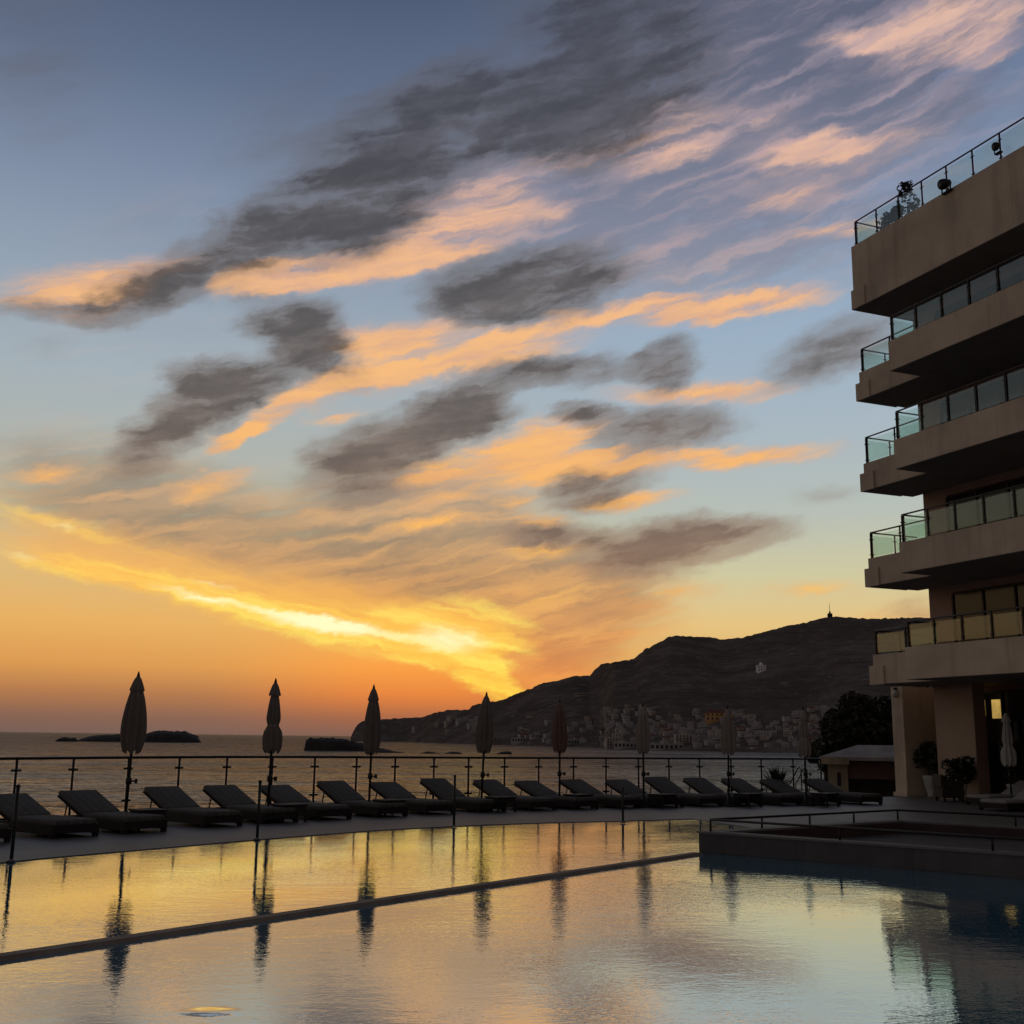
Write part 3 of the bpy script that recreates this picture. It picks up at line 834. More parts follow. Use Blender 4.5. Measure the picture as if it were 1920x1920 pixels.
def make_table():
    root = empty('side_table', (0, 0, 0))
    tp = MB()
    for k in range(6):
        tp.box(-.25 + k * .085, -.25 + k * .085 + .078, -.25, .25, .285, .315)
    tp.build('table_top', M['wood'], root, bevel=.004)
    ap = MB()
    for s in (-1, 1):
        ap.box(-.22, .22, s * .22 - .012, s * .22 + .012, .22, .283); ap.box(s * .22 - .012, s * .22 + .012, -.207, .207, .22, .283)
    ap.build('apron', M['wood'], root)
    for sx in (-1, 1):
        for sy in (-1, 1):
            MB().box(sx * .225 - .02, sx * .225 + .02, sy * .225 - .02, sy * .225 + .02, 0, .219).build('leg', M['wood'], root)
    return root


ORD = ['first', 'second', 'third', 'fourth', 'fifth', 'sixth', 'seventh', 'eighth']
tproto = make_table()
for p, i in table_spots:
    o = tproto if i == 0 else copy_tree(tproto)
    o.location = (p.x + .42, p.y - .15, 0); o.rotation_euler = (0, 0, R(38))
    tag(o, 'low dark slatted side table beside the pole of the %s parasol from the left' % ORD[i], 'side table', 'side tables between the loungers')

# ------------------------------------------------------------------ plants
def leaf_blob(mb, c, rad, n, size, rnd, squash=1.0, mi=0, clumps=7):
    cs = []
    for k in range(clumps):
        v = Vector((rnd.gauss(0, 1), rnd.gauss(0, 1), rnd.gauss(0, 1))).normalized() * rnd.uniform(.35, .8)
        cs.append((v, rnd.uniform(.28, .5)))
    for k in range(n):
        v, r = rnd.choice(cs)
        q = v + Vector((rnd.gauss(0, 1), rnd.gauss(0, 1), rnd.gauss(0, 1))).normalized() * r * rnd.uniform(.55, 1) ** .5
        p = Vector(c) + Vector((q.x * rad, q.y * rad, q.z * rad * squash))
        a = Vector((rnd.gauss(0, 1), rnd.gauss(0, 1), rnd.gauss(0, .7))).normalized()
        b = a.cross(Vector((rnd.gauss(0, 1), rnd.gauss(0, 1), rnd.gauss(0, 1)))).normalized()
        s = size * rnd.uniform(.6, 1.3)
        mb.add([p - a * s, p + b * s * .45, p + a * s, p - b * s * .45], [(0, 1, 2, 3)], mi)


def pot_plant(name, loc, pot_h, pot_r, bush_r, bush_z, label, seed, group=None, squash=1.2, n=900):
    rnd = random.Random(seed)
    root = empty(name, loc); tag(root, label, 'potted plant', group)
    MB().lathe([(pot_r * .55, 0), (pot_r * .62, .03), (pot_r * .45, pot_h * .12), (pot_r * .75, pot_h * .4), (pot_r * .98, pot_h * .8), (pot_r * 1.05, pot_h * .9), (pot_r * 1.08, pot_h), (pot_r * .9, pot_h), (pot_r * .85, pot_h * .9)], 24).build('pot', M['pot'], root)
    tr = MB()
    for k in range(4):
        a = rnd.uniform(0, 6.28)
        tr.tube([(.03 * math.cos(a), .03 * math.sin(a), pot_h * .85), (.12 * math.cos(a), .12 * math.sin(a), bush_z)], [.02, .008], 6)
    tr.build('stem', M['bark'], root)
    lb = MB(); leaf_blob(lb, (0, 0, bush_z), bush_r, n, .085, rnd, squash, 0, 14)
    lb.build('foliage', M['leaf'], root)
    return root


# ------------------------------------------------------------------ hotel building
PHI = R(22.4)
HW = ground(1764, 1497)
hotel = empty('hotel_building', (HW.x, HW.y, 0), PHI)
tag(hotel, 'tall cream hotel block with stacked glass fronted balconies', 'building')
# local axes: -X towards the pool, -Y along the facade towards the viewer
T_END = -26.0
hw = MB()
hw.box(0, 14, T_END, 0, 3.22, 14.70)
hw.box(0, .40, -1.5, 0, 0, 3.218)
for y0 in (-6.6, -12.6, -18.6, -24.6):
    hw.box(0, .5, y0 - 1.2, y0, 0, 3.218)
hw.box(1.62, 14, T_END, -.02, 0, 3.218)
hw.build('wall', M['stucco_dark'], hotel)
pr = MB().box(-.36, 2.4, .95, 1.45, 0, 3.2).box(-.42, 2.45, .9, 1.5, 0, .12)
pr.build('pier', M['stucco'], hotel, bevel=.01)
pf = MB().box(-.03, -.003, -1.5, 0, .002, 3.1); pf.build('pier_facing', mat('pier_stucco', (.46, .33, .235), .85, .15, .8, .15, 60), hotel)
zb = [3.21, 6.06, 8.94, 11.76]; zt = [4.05, 6.88, 9.76, 12.62]; zr = [4.74, 7.65, 10.57, 13.36]


def railing(parent, p, q, z0, z1, n, end_post=True, inset=.06):
    """handrail, posts and glass panes from p to q (local x, y)"""
    p, q = Vector(p), Vector(q); d = (q - p); L = d.length; d.normalize()
    nn = Vector((-d.y, d.x))
    MB().tube([(p.x, p.y, z1), (q.x, q.y, z1)], .024, 8).build('handrail', M['metal'], parent)
    for k in range(n + 1):
        if k == n and not end_post: continue
        c = p + d * (L * k / n)
        pb = MB().box(c.x - .018, c.x + .018, c.y - .018, c.y + .018, z0, z1 - .02)
        for z in (z0 + .12, z1 - .2):
            pb.tube([(c.x - d.x * .06, c.y - d.y * .06, z), (c.x + d.x * .06, c.y + d.y * .06, z)], .016, 6)
        pb.build('post', M['metal'], parent)
    for k in range(n):
        a = p + d * (L * k / n + inset); b = p + d * (L * (k + 1) / n - inset)
        MB().frame((a.x, a.y, z0 + .06), ((b - a).x, (b - a).y, 0), (nn.x * .012, nn.y * .012, 0), (0, 0, z1 - z0 - .15)).build('glass_pane', M['glass_rail'], parent)


NEAR = -16.9
for k in range(4):
    s = MB()
    # front part, then the part stepped back towards the end of the block
    s.box(-2.95, -.002, T_END, -2.2, zb[k], zb[k] + .3); s.box(-1.87, -.002, -2.2, .45, zb[k] + .0, zb[k] + .3)
    s.box(-2.95, -2.80, T_END, -2.2, zb[k] + .3, zt[k]); s.box(-2.80, -1.87, -2.35, -2.2, zb[k] + .3, zt[k])
    s.box(-1.87, -1.72, -2.2, .37, zb[k] + .3, zt[k]); s.box(-1.72, -.002, .25, .37, zb[k] + .3, zt[k])
    b = s.build('balcony', M['stucco'], hotel)
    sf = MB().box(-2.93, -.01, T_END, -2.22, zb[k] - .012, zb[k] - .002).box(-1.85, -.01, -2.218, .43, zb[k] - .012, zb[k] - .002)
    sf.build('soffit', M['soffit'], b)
    lp = MB().box(-1.92, -1.87, -.1, .50, zb[k] - .02, zb[k] + .52).box(-1.869, -.4, .452, .50, zb[k] - .02, zb[k] + .52)
    lp.build('end_beam', M['stucco'], b)
    # railings stay one level below the balcony part
    railing(b, (-2.86, -2.26), (-2.86, NEAR), zt[k], zr[k], 15)
    railing(b, (-2.80, -2.26), (-1.80, -2.26), zt[k], zr[k], 1, False)
    railing(b, (-1.79, .31), (-1.79, -2.2), zt[k], zr[k], 2, False)
    railing(b, (-1.74, .31), (-.05, .31), zt[k], zr[k], 2, False)
rf = MB().box(-1.87, 14, T_END, .45, 14.70, 16.35).box(-1.87, -1.65, T_END, .45, 16.35, 16.75).box(-1.65, 14, .25, .45, 16.35, 16.75).box(13.8, 14, T_END, .25, 16.35, 16.75)
roof = rf.build('roof', M['stucco'], hotel)
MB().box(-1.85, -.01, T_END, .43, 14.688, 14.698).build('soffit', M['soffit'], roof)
MB().box(-1.92, -1.87, -.1, .50, 14.68, 15.3).box(-1.869, 3, .452, .50, 14.68, 15.3).build('end_beam', M['stucco'], roof)
railing(roof, (-1.75, .36), (-1.75, -16.3), 16.75, 17.58, 17)
railing(roof, (-1.70, .36), (4.0, .36), 16.75, 17.58, 6)
# balcony doors: dark glazing with frames on every floor
for k, z0 in enumerate((3.52, 6.37, 9.25, 12.07)):
    for y0 in (-1.0, -6.9, -12.8, -18.7):
        dr = MB().box(-.03, -.004, y0 - 4.6, y0, z0, z0 + 2.25).build('balcony_door', M['void'], hotel)
        fm = MB()
        for j in range(5):
            yy = y0 - 4.6 + j * 1.15
            fm.box(-.07, -.032, yy - .03, yy + .03, z0, z0 + 2.25)
        fm.box(-.07, -.032, y0 - 4.57, y0 - .03, z0 + 2.25, z0 + 2.31)
        fm.build('frame', M['metal'], dr)
# ground-floor lobby glazing with two lit panes
lg = MB().box(1.56, 1.60, -12.4, .93, .05, 3.0).build('lobby_glazing', M['void'], hotel)
fm = MB()
for j in range(14):
    yy = .88 - j * .95
    fm.box(1.50, 1.558, yy - .035, yy + .035, .05, 3.0)
fm.box(1.50, 1.558, -12.4, .93, 3.0, 3.08); fm.build('frame', M['metal'], lg)
MB().box(1.535, 1.556, -.97, -.61, 2.28, 2.82).build('lit_window', M['lit'], lg)
MB().box(1.535, 1.556, -.34, -.22, 2.36, 2.82).build('lit_window', M['lit'], lg)
cu = MB()
for j, yy in enumerate((-1.15, -1.5, -1.85, -2.2)):
    cu.tube([(1.50, yy, .3), (1.50, yy, 2.2)], .07, 10)
cu.build('curtain', mat('pale_curtain', (.16, .16, .145), .95, .3, 8), lg)


def on_hotel(t_, n_, z=0):
    a = Vector((-math.sin(PHI), math.cos(PHI))); nn = Vector((-math.cos(PHI), -math.sin(PHI)))
    p = Vector((HW.x, HW.y)) + a * t_ + nn * n_
    return (p.x, p.y, z)


# flood lamp under the first balcony
fl_ = empty('flood_lamp', on_hotel(1.2, .42, 2.98), PHI); tag(fl_, 'small white flood lamp at the top of the corner pier', 'lamp')
MB().lathe([(.02, -.10), (.07, -.07), (.095, -.01), (.09, .06), (.05, .13)], 16).build('housing', M['pot'], fl_)
MB().box(-.03, .08, -.03, .03, .13, .20).build('bracket', M['metal'], fl_)

# things on the roof terrace
rnd = random.Random(3)
for (tt, hgt, lab) in [(-.72, .62, 'small potted shrub on the roof terrace, nearest its corner'), (-1.15, .55, 'thin potted shrub on the roof terrace between two others'), (-1.62, .95, 'tall bushy potted shrub on the roof terrace')]:
    r_ = empty('roof_shrub', on_hotel(tt, 1.42, 16.352)); tag(r_, lab, 'potted plant', 'potted shrubs on the roof terrace')
    MB().lathe([(.13, 0), (.17, .35), (.18, .55), (.15, .55)], 16).build('pot', M['bark'], r_)
    MB().tube([(0, 0, .5), (0, 0, .55 + hgt * .6)], [.02, .008], 6).build('stem', M['bark'], r_)
    lb = MB(); leaf_blob(lb, (0, 0, .60 + hgt * .55), hgt * .5, 420, .07, rnd, 1.25); lb.build('foliage', M['leaf'], r_)
for tt, z, lab in [(-3.72, 16.9, 'black round spotlight clipped on the roof parapet'), (-5.6, 17.1, 'tall black spotlight on the roof parapet near the right edge')]:
    s_ = empty('roof_spotlight', on_hotel(tt, 1.95, z), PHI); tag(s_, lab, 'spotlight', 'spotlights on the roof parapet')
    hd = MB()
    hd.tube([(-.16, 0, -.04), (-.06, 0, 0), (.10, 0, .06), (.16, 0, .08)], [.15, .15, .11, .05], 16); hd.build('head', M['metal'], s_)
    br = MB().box(-.02, .02, -.17, -.15, -.2, .05).box(-.02, .02, .15, .17, -.2, .05).box(-.02, .16, -.17, .17, -.24, -.2)
    br.build('bracket', M['metal'], s_)
    if tt < -5: s_.scale = (.6, .6, .8)
# seating under the balconies
pot_plant('potted_plant', on_hotel(.62, -.25), .62, .24, .46, 1.02, 'dark bush in a tall white urn between the two piers', 11)
pot_plant('potted_plant', on_hotel(-1.25, .45), .45, .2, .5, .85, 'loose dark leafy plant in a low pot against the broad pier', 12, n=900, squash=.9)
pot_plant('potted_plant', on_hotel(-2.6, -.2), .5, .22, .5, 1.15, 'large dark plant in front of the lamplit glazing', 13)
ch = empty('wicker_armchair', on_hotel(-1.35, .95), PHI + R(70)); tag(ch, 'dark wicker armchair with a pale cushion by the broad pier', 'armchair')
MB().box(-.32, .32, -.30, .30, .10, .36).build('seat', M['wicker'], ch, bevel=.03)
MB().box(-.32, .32, .22, .32, .362, .72).build('backrest', M['wicker'], ch, bevel=.03)
for sx in (-1, 1):
    MB().box(sx * .28 - .05, sx * .28 + .05, -.30, .215, .362, .56).build('armrest', M['wicker'], ch, bevel=.02)
    for sy in (-1, 1):
        MB().box(sx * .27 - .03, sx * .27 + .03, sy * .25 - .03, sy * .25 + .03, 0, .10).build('leg', M['wood'], ch)
MB().rbox(-.22, .22, -.28, .20, .362, .45, .04).build('cushion', M['cushion_pale'], ch)
lp2 = make_lounger(M['cushion_pale'], M['wood'])
g = ground(1868, 1511); lp2.location = (g.x + .45, g.y + .5, 0); lp2.rotation_euler = (0, 0, R(-62))
tag(lp2, 'pale striped lounger facing left under the balcony', 'sun lounger', 'pale loungers by the hotel')
lp3 = copy_tree(lp2)
g = ground(1815, 1514); lp3.location = (g.x + .9, g.y - .9, 0); lp3.rotation_euler = (0, 0, R(-58))
tag(lp3, 'pale lounger nearer the pool by the hotel, mostly in shade', 'sun lounger', 'pale loungers by the hotel')
g = at_dist(1893, 1440, 33.2)
wp = make_parasol(2.45, 1.0, .17, True, 77, M['canvas_white'], (0, 0)); wp.location = (g.x, g.y, 0)
tag(wp, 'closed white parasol by the lamplit hotel windows', 'parasol')

# spiky plant and hand rail behind the loungers
sp = empty('spiky_plant', (0, 0, 0)); g = at_dist(1456, 1470, 32.3); sp.location = (g.x, g.y, 0)
tag(sp, 'dark spiky palm like plant behind the right hand loungers', 'plant')
lm = MB(); rnd = random.Random(5)
for k in range(90):
    a = rnd.uniform(0, 6.28); e = rnd.uniform(.15, 1.5); L = rnd.uniform(.6, .95)
    d = Vector((math.cos(a) * math.cos(e), math.sin(a) * math.cos(e), math.sin(e))); sd_ = d.cross(Vector((0, 0, 1))).normalized() * .028
    p0 = Vector((0, 0, .18)); p1 = p0 + d * L * .6; p2 = p0 + d * L + Vector((0, 0, -.10 * L))
    lm.add([p0 - sd_ * .5, p0 + sd_ * .5, p1 + sd_, p1 - sd_, p2], [(0, 1, 2, 3), (3, 2, 4)], 0)
lm.build('leaves', M['leaf'], sp)
MB().lathe([(.16, 0), (.2, .1), (.12, .26)], 12).build('trunk', M['bark'], sp)
hr_ = empty('step_handrail', (0, 0, 0)); g = at_dist(1507, 1470, 33.0); hr_.location = (g.x, g.y, 0); hr_.rotation_euler = (0, 0, R(20))
tag(hr_, 'thin dark hooped hand rail at the sea steps behind the loungers', 'handrail')
for y in (-.06, .22):
    MB().tube([(-.30, y, .42), (-.18, y, .58), (-.05, y, .80), (.02, y, .85), (.08, y, .80), (.08, y, 0)], .016, 8).build('tube', M['metal'], hr_)
MB().tube([(.08, -.06, .5), (.08, .22, .5)], .014, 6).build('rung', M['metal'], hr_)
MB().tube([(-.30, -.06, .42), (-.30, -.06, 0)], .016, 8).build('post', M['metal'], hr_)

# ------------------------------------------------------------------ kiosk and tree on the lower shore
shore_pts = [(11.6, 37.9), (12.5, 44), (16.9, 60), (26.5, 90), (60, 140), (200, 200), (220, 20), (48, 30), (30, 36)]
sh = MB().prism(shore_pts, SEA_Z - 1, -1.2).build('shore_ground', mat('shore_soil', (.05, .042, .034), .95, .4, .4, .5, 3)); tag(sh, kind='structure')
g = at_dist(1552, 1440, 41.0)
ko = empty('kiosk', (g.x, g.y, -1.2), R(-22)); tag(ko, 'low cream beach kiosk with a pale weathered roof and dark open front', 'kiosk')
MB().box(0, .65, 0, .18, 0, 2.15).box(0, .16, .18, 3.0, 0, 2.15).box(.16, 5.2, 2.8, 3.0, 0, 2.15).box(4.9, 5.2, 0, 2.8, 0, 2.15).build('wall', M['kiosk_wall'], ko)
MB().box(.65, 4.9, .04, .12, 1.55, 2.15).build('shutter', M['kiosk_panel'], ko)
MB().box(.65, 4.9, .02, .5, 0, .72).box(.65, 4.9, -.05, .52, .722, .78).build('counter', M['wood'], ko)
MB().box(.3, .42, -.02, 0, 1.3, 1.75).build('vent', M['wood'], ko)
rm = MB()
ov = .22
rm.box(-ov, 5.4, -ov - .15, 3.2, 2.152, 2.26)
v = [(-ov, -ov - .1, 2.262), (5.4, -ov - .1, 2.262), (5.4, 3.2, 2.262), (-ov, 3.2, 2.262), (.9, 1.1, 2.66), (5.0, 1.1, 2.66), (5.0, 1.8, 2.66), (.9, 1.8, 2.66)]
rm.add(v, [(0, 1, 5, 4), (1, 2, 6, 5), (2, 3, 7, 6), (3, 0, 4, 7), (4, 5, 6, 7)])
rm.build('roof', M['kiosk_roof'], ko)
MB().box(-ov - .02, .75, -ov - .20, -ov - .152, 2.02, 2.24).build('fascia', M['kiosk_wall'], ko)


def make_tree(name, loc, trunk_h, crown, label, seed, leaves, size):
    rnd = random.Random(seed)
    root = empty(name, loc); tag(root, label, 'tree', 'trees beside the hotel')
    tk = MB().tube([(0, 0, 0), (.05, .03, trunk_h * .6), (0, .05, trunk_h)], [.28, .2, .14], 10)
    for k in range(7):
        a = k * .9 + rnd.uniform(-.2, .2); L = rnd.uniform(.9, 1.8)
        tk.tube([(0, .04, trunk_h * rnd.uniform(.6, .95)), (math.cos(a) * L * .6, math.sin(a) * L * .6, trunk_h + .4), (math.cos(a) * L, math.sin(a) * L, trunk_h + 1.0 + rnd.uniform(0, .5))], [.1, .06, .02], 7)
    tk.build('trunk', M['bark'], root)
    cr = MB()
    for (c, r, sq) in crown:
        leaf_blob(cr, c, r, int(leaves * r * r), size, rnd, sq, 0, 10)
    cr.build('crown', M['leaf_tree'], root)
    return root


g = at_dist(1612, 1400, 56)
make_tree('broad_tree', (g.x, g.y, -1.2), 2.2, [((-.9, 0, 3.0), 1.7, .95), ((.9, .2, 3.6), 1.9, .9), ((-.2, -.4, 2.2), 1.8, .8), ((2.2, 0, 2.9), 1.8, 1.0), ((.2, .3, 4.0), 1.3, .8)], 'broad dark evergreen tree behind the kiosk roof', 21, 900, .16)
g = at_dist(1720, 1400, 58)
make_tree('broad_tree', (g.x, g.y, -1.2), 2.2, [((-.5, 0, 3.2), 2.0, 1.0), ((1.4, .2, 3.6), 2.0, .9), ((.2, -.4, 2.2), 1.9, .8)], 'dark evergreen tree showing behind the corner pier', 22, 800, .17)
g = at_dist(1548, 1400, 66)
make_tree('broad_tree', (g.x, g.y, -1.2), 1.6, [((0, 0, 2.2), 1.3, .9), ((.9, .2, 2.8), 1.3, .9)], 'smaller dark tree at the left foot of the broad tree', 23, 700, .15)

# ------------------------------------------------------------------ the hill across the bay
RIDGE = [(657, 1383), (664, 1366), (671, 1356), (684, 1351), (709, 1349), (759, 1346), (790, 1345), (809, 1338), (840, 1331), (877, 1331), (884, 1323), (906, 1318), (940, 1313), (971, 1299), (990, 1293),
         (1015, 1281), (1046, 1276), (1078, 1267), (1106, 1267), (1115, 1256), (1128, 1245), (1156, 1241), (1190, 1235), (1212, 1217), (1235, 1206), (1259, 1193), (1281, 1192), (1303, 1194), (1331, 1194), (1359, 1199),
         (1399, 1195), (1453, 1181), (1484, 1173), (1515, 1168), (1553, 1158), (1578, 1156), (1640, 1160), (1687, 1159), (1740, 1157), (1850, 1172), (2000, 1210), (2200, 1290), (2400, 1370)]
SHORE = [(657, 1389.5), (760, 1391), (900, 1396), (1050, 1400), (1130, 1402), (1150, 1405), (1290, 1408), (1440, 1411), (1540, 1412), (1700, 1416), (2000, 1424), (2400, 1436)]


def interp(tab, x):
    if x <= tab[0][0]: return tab[0][1]
    for (x0, y0), (x1, y1) in zip(tab, tab[1:]):
        if x <= x1: return y0 + (y1 - y0) * (x - x0) / (x1 - x0)
    return tab[-1][1]


from mathutils import noise as mnoise


def hill_point(px, tt):
    """tt 0 at the shore .. 1 at the ridge, beyond 1 the far side"""
    s = ground(px, interp(SHORE, px), SEA_Z)
    ds = math.hypot(s.x, s.y)
    dr = ds + 90 + 560 * min(1, max(0, (px - 650) / 700.0))
    rp = at_dist(px, interp(RIDGE, px), dr)
    zr_ = rp.z
    if tt <= 1:
        d = ds + (dr - ds) * tt
        prof = .30 * tt + .70 * tt ** 1.5
        z = SEA_Z + 2.5 * min(1, tt * 14) + (zr_ - SEA_Z - 2.5) * prof
        amp = (zr_ - SEA_Z) * .10 * math.sin(math.pi * min(tt, 1)) ** .8
    else:
        d = dr + (tt - 1) * 500
        z = zr_ - (zr_ - SEA_Z + 6) * min(1, (tt - 1)) ** 1.3
        amp = 0
    p = at_dist(px, 1390, d)
    nz = mnoise.fractal(Vector((p.x * .010, p.y * .006, 3.1)), 1.0, 2.1, 6)
    return Vector((p.x, p.y, z + nz * amp))


cols, rows = 400, 80
vs, fs = [], []
for i in range(cols + 1):
    px = 657 + (2400 - 657) * i / cols
    for j in range(rows + 1):
        tt = -.02 + 1.7 * j / rows
        p = hill_point(px, max(tt, 0))
        if tt < 0: p.z = SEA_Z - 2
        if 0.95 < tt < 1.05:
            p.z += mnoise.fractal(Vector((px * .12, 0, 0)), 1.0, 2.0, 5) * 1.3
        vs.append(p)
for i in range(cols):
    for j in range(rows):
        a = i * (rows + 1) + j
        fs.append((a, a + rows + 1, a + rows + 2, a + 1))
mh = bpy.data.materials.new('scrub_hill'); mh.use_nodes = True
t3 = NT(mh.node_tree); bs = mh.node_tree.nodes['Principled BSDF']
tc3 = t3.new('ShaderNodeTexCoord').outputs['Object']
n_a = t3.noise(tc3, .018, 8, .65); n_b = t3.noise(tc3, .09, 6, .7); n_c = t3.noise(t3.mapping(tc3, scale=(.02, .02, .45)), 1.0, 5, .6)
c = t3.mix(t3.mrange(n_a, .4, .65), (.125, .10, .085, 1), (.195, .16, .138, 1))
c = t3.mix(t3.mrange(n_b, .52, .68), c, (.235, .205, .185, 1))
c = t3.mix(t3.math('MULTIPLY', t3.mrange(n_c, .52, .6), .5), c, (.09, .076, .068, 1))
t3.put(bs.inputs['Base Color'], c); bs.inputs['Roughness'].default_value = 1.0; bs.inputs['Specular IOR Level'].default_value = .0
bp = t3.new('ShaderNodeBump'); bp.inputs['Distance'].default_value = 4; bp.inputs['Strength'].default_value = .9
t3.put(bp.inputs['Height'], t3.noise(tc3, .06, 8, .7)); t3.put(bs.inputs['Normal'], bp.outputs[0])
hill = MB().add(vs, fs, 0, True).build('hill', mh); tag(hill, kind='structure')

# town on the slope
def house_mesh(kind):
    mb = MB(); wins = []
    def vol(x0, x1, y0, y1, z0, z1, mi=0):
        mb.box(x0, x1, y0, y1, z0, z1, mi)
    def win(x, y, z, w=.9, h=1.2, ax='y'):
        if ax == 'y': mb.box(x - w / 2, x + w / 2, y - .06, y - .002, z, z + h, 1)
        else: mb.box(x - .06, x - .002, y - w / 2, y + w / 2, z, z + h, 1)
    if kind == 'cube':
        vol(-4.5, 4.5, -4, 4, -4, 5.6); vol(-4.7, 4.7, -4.2, 4.2, 5.602, 6.0)
        for x in (-2.8, 0, 2.8):
            win(x, -4, 3.4); win(x, -4, .5, 1.0, 1.9 if x == 0 else 1.2)
        for y in (-2, 2): win(-4.5, y, 3.4, ax='x')
    elif kind == 'stepped':
        vol(-6, 6, -4, 4, -4, 3.1); vol(-6, 1, -2, 4, 3.102, 6.2); vol(-6.15, 1.15, -2.15, 4.15, 6.202, 6.5); vol(1.2, 6.1, -4.1, -3.9, 3.102, 3.9)
        for x in (-4.4, -1.5, 1.5, 4.4): win(x, -4, .8)
        for x in (-4.2, -1): win(x, -2, 4)
    elif kind == 'block':
        vol(-8, 8, -5, 5, -4, 8.8); vol(-8.2, 8.2, -5.2, 5.2, 8.802, 9.2)
        for z in (.8, 3.7, 6.5):
            for x in (-6, -3, 0, 3, 6): win(x, -5, z, 1.4, 1.6)
            mb.box(-7.6, 7.6, -6, -5.07, z - .45, z - .25, 0)
    elif kind == 'gable':
        vol(-4.5, 4.5, -3.5, 3.5, -4, 3.4)
        mb.add([(-4.9, -3.9, 3.402), (4.9, -3.9, 3.402), (4.9, 3.9, 3.402), (-4.9, 3.9, 3.402), (-4.9, 0, 5.3), (4.9, 0, 5.3)], [(0, 1, 5, 4), (2, 3, 4, 5), (1, 2, 5), (3, 0, 4), (3, 2, 1, 0)], 2)
        for x in (-2.6, 2.6): win(x, -3.5, 1)
        win(0, -3.5, .1, 1.1, 2.1)
    elif kind == 'villa':
        vol(-9, 9, -5, 5, -4, 6.5); vol(9.002, 13, -4, 4, -4, 5.2)
        mb.add([(-9.6, -5.6, 6.502), (9.6, -5.6, 6.502), (9.6, 5.6, 6.502), (-9.6, 5.6, 6.502), (-5, 0, 9.2), (5, 0, 9.2)], [(0, 1, 5, 4), (1, 2, 5), (2, 3, 4, 5), (3, 0, 4), (3, 2, 1, 0)], 2)
        for x in (-7, -3.5, 0, 3.5, 7):
            win(x, -5, 1, 1.4, 1.7); win(x, -5, 4.2, 1.4, 1.5)
    elif kind == 'long':
        vol(-11, 11, -3.5, 3.5, -4, 3.3); vol(-11.2, 11.2, -3.7, 3.7, 3.302, 3.6)
        for k in range(8): win(-9.6 + k * 2.75, -3.5, .2, 1.7, 2.2)
    return mb


HTYPES = {
    'cube_white': ('cube', 'white_wall', 'small white cubic house on the far shore of the bay', 'house'),
    'cube_cream': ('cube', 'cream_wall', 'small cream cubic house on the far shore of the bay', 'house'),
    'stepped_white': ('stepped', 'white_wall', 'white two stepped house with a roof terrace across the bay', 'house'),
    'block_white': ('block', 'white_wall', 'pale three storey balcony block across the bay', 'apartment block'),
    'block_cream': ('block', 'cream_wall', 'cream three storey balcony block across the bay', 'apartment block'),
    'gable_cream': ('gable', 'cream_wall', 'cream cottage with a red gabled roof across the bay', 'house'),
    'long_white': ('long', 'white_wall', 'long low pale building with wide openings on the far waterfront', 'building'),
}
protos = {}


def place_house(typ, px, tt, sc, rz):
    kind, wm, lab, cat = HTYPES[typ]
    nm = {'cube': 'town_house', 'stepped': 'stepped_house', 'block': 'apartment_block', 'gable': 'gabled_cottage', 'long': 'waterfront_building'}[kind]
    p = hill_point(px, tt)
    if typ not in protos:
        o = house_mesh(kind).build(nm, [M[wm], M['window_dark'], M['roof_tile']]); protos[typ] = o
    else:
        o = protos[typ].copy(); COL.objects.link(o)
    face = math.atan2(p.x, p.y)
    o.location = p; o.rotation_euler = (0, 0, -face + rz); o.scale = (sc * rnd_t.uniform(.85, 1.15), sc, sc * rnd_t.uniform(.85, 1.1))
    tag(o, lab, cat, {'house': 'houses of the town across the bay', 'apartment block': 'balcony blocks of the town across the bay', 'building': 'long buildings on the far waterfront'}[cat])
    return o


rnd_t = random.Random(99)


def py_of(px, tt):
    p = hill_point(px, tt) - Vector((0, 0, H))
    fw = p.y * math.cos(PITCH) + p.z * math.sin(PITCH); up = -p.y * math.sin(PITCH) + p.z * math.cos(PITCH)
    x, y = p.x / fw, up / fw
    y = -x * math.sin(ROLL) + y * math.cos(ROLL)
    return 960 - F_PX * y


def tt_for(px, py):
    lo, hi = 0.0, 1.0
    for _ in range(24):
        mid = (lo + hi) / 2
        if py_of(px, mid) > py: lo = mid
        else: hi = mid
    return lo


placed = []
def scatter(n, x0, x1, ytop, ybot, types, smin, smax):
    k = 0; tries = 0
    while k < n and tries < n * 30:
        tries += 1
        px = rnd_t.uniform(x0, x1); f = rnd_t.random()
        yt = interp(ytop, px); yb = interp(ybot, px)
        py = yb + (yt - yb) * f
        tt = tt_for(px, py)
        p = hill_point(px, tt)
        if any((p - q).length < 10.0 for q in placed): continue
        placed.append(p)
        place_house(rnd_t.choice(types), px, tt, rnd_t.uniform(smin, smax), rnd_t.uniform(-.5, .5)); k += 1


dense_top = [(1120, 1345), (1140, 1328), (1200, 1326), (1260, 1345), (1300, 1332), (1340, 1340), (1400, 1336), (1430, 1362), (1470, 1352), (1490, 1336), (1540, 1330)]
dense_bot = [(1120, 1398), (1290, 1402), (1440, 1405), (1540, 1406)]
mixw = ['cube_white'] * 5 + ['stepped_white'] * 5 + ['cube_cream'] * 4 + ['long_white', 'gable_cream', 'gable_cream']
scatter(215, 1130, 1560, dense_top, dense_bot, mixw, .34, .60)
scatter(7, 1140, 1300, [(1140, 1380), (1300, 1384)], [(1140, 1400), (1300, 1403)], ['block_white', 'block_cream'], .5, .7)
scatter(24, 965, 1130, [(960, 1372), (1040, 1352), (1130, 1345)], [(960, 1394), (1130, 1398)], mixw, .45, .75)
scatter(9, 840, 905, [(840, 1350), (905, 1352)], [(840, 1362), (905, 1366)], ['cube_white', 'cube_cream', 'stepped_white'], .7, .95)
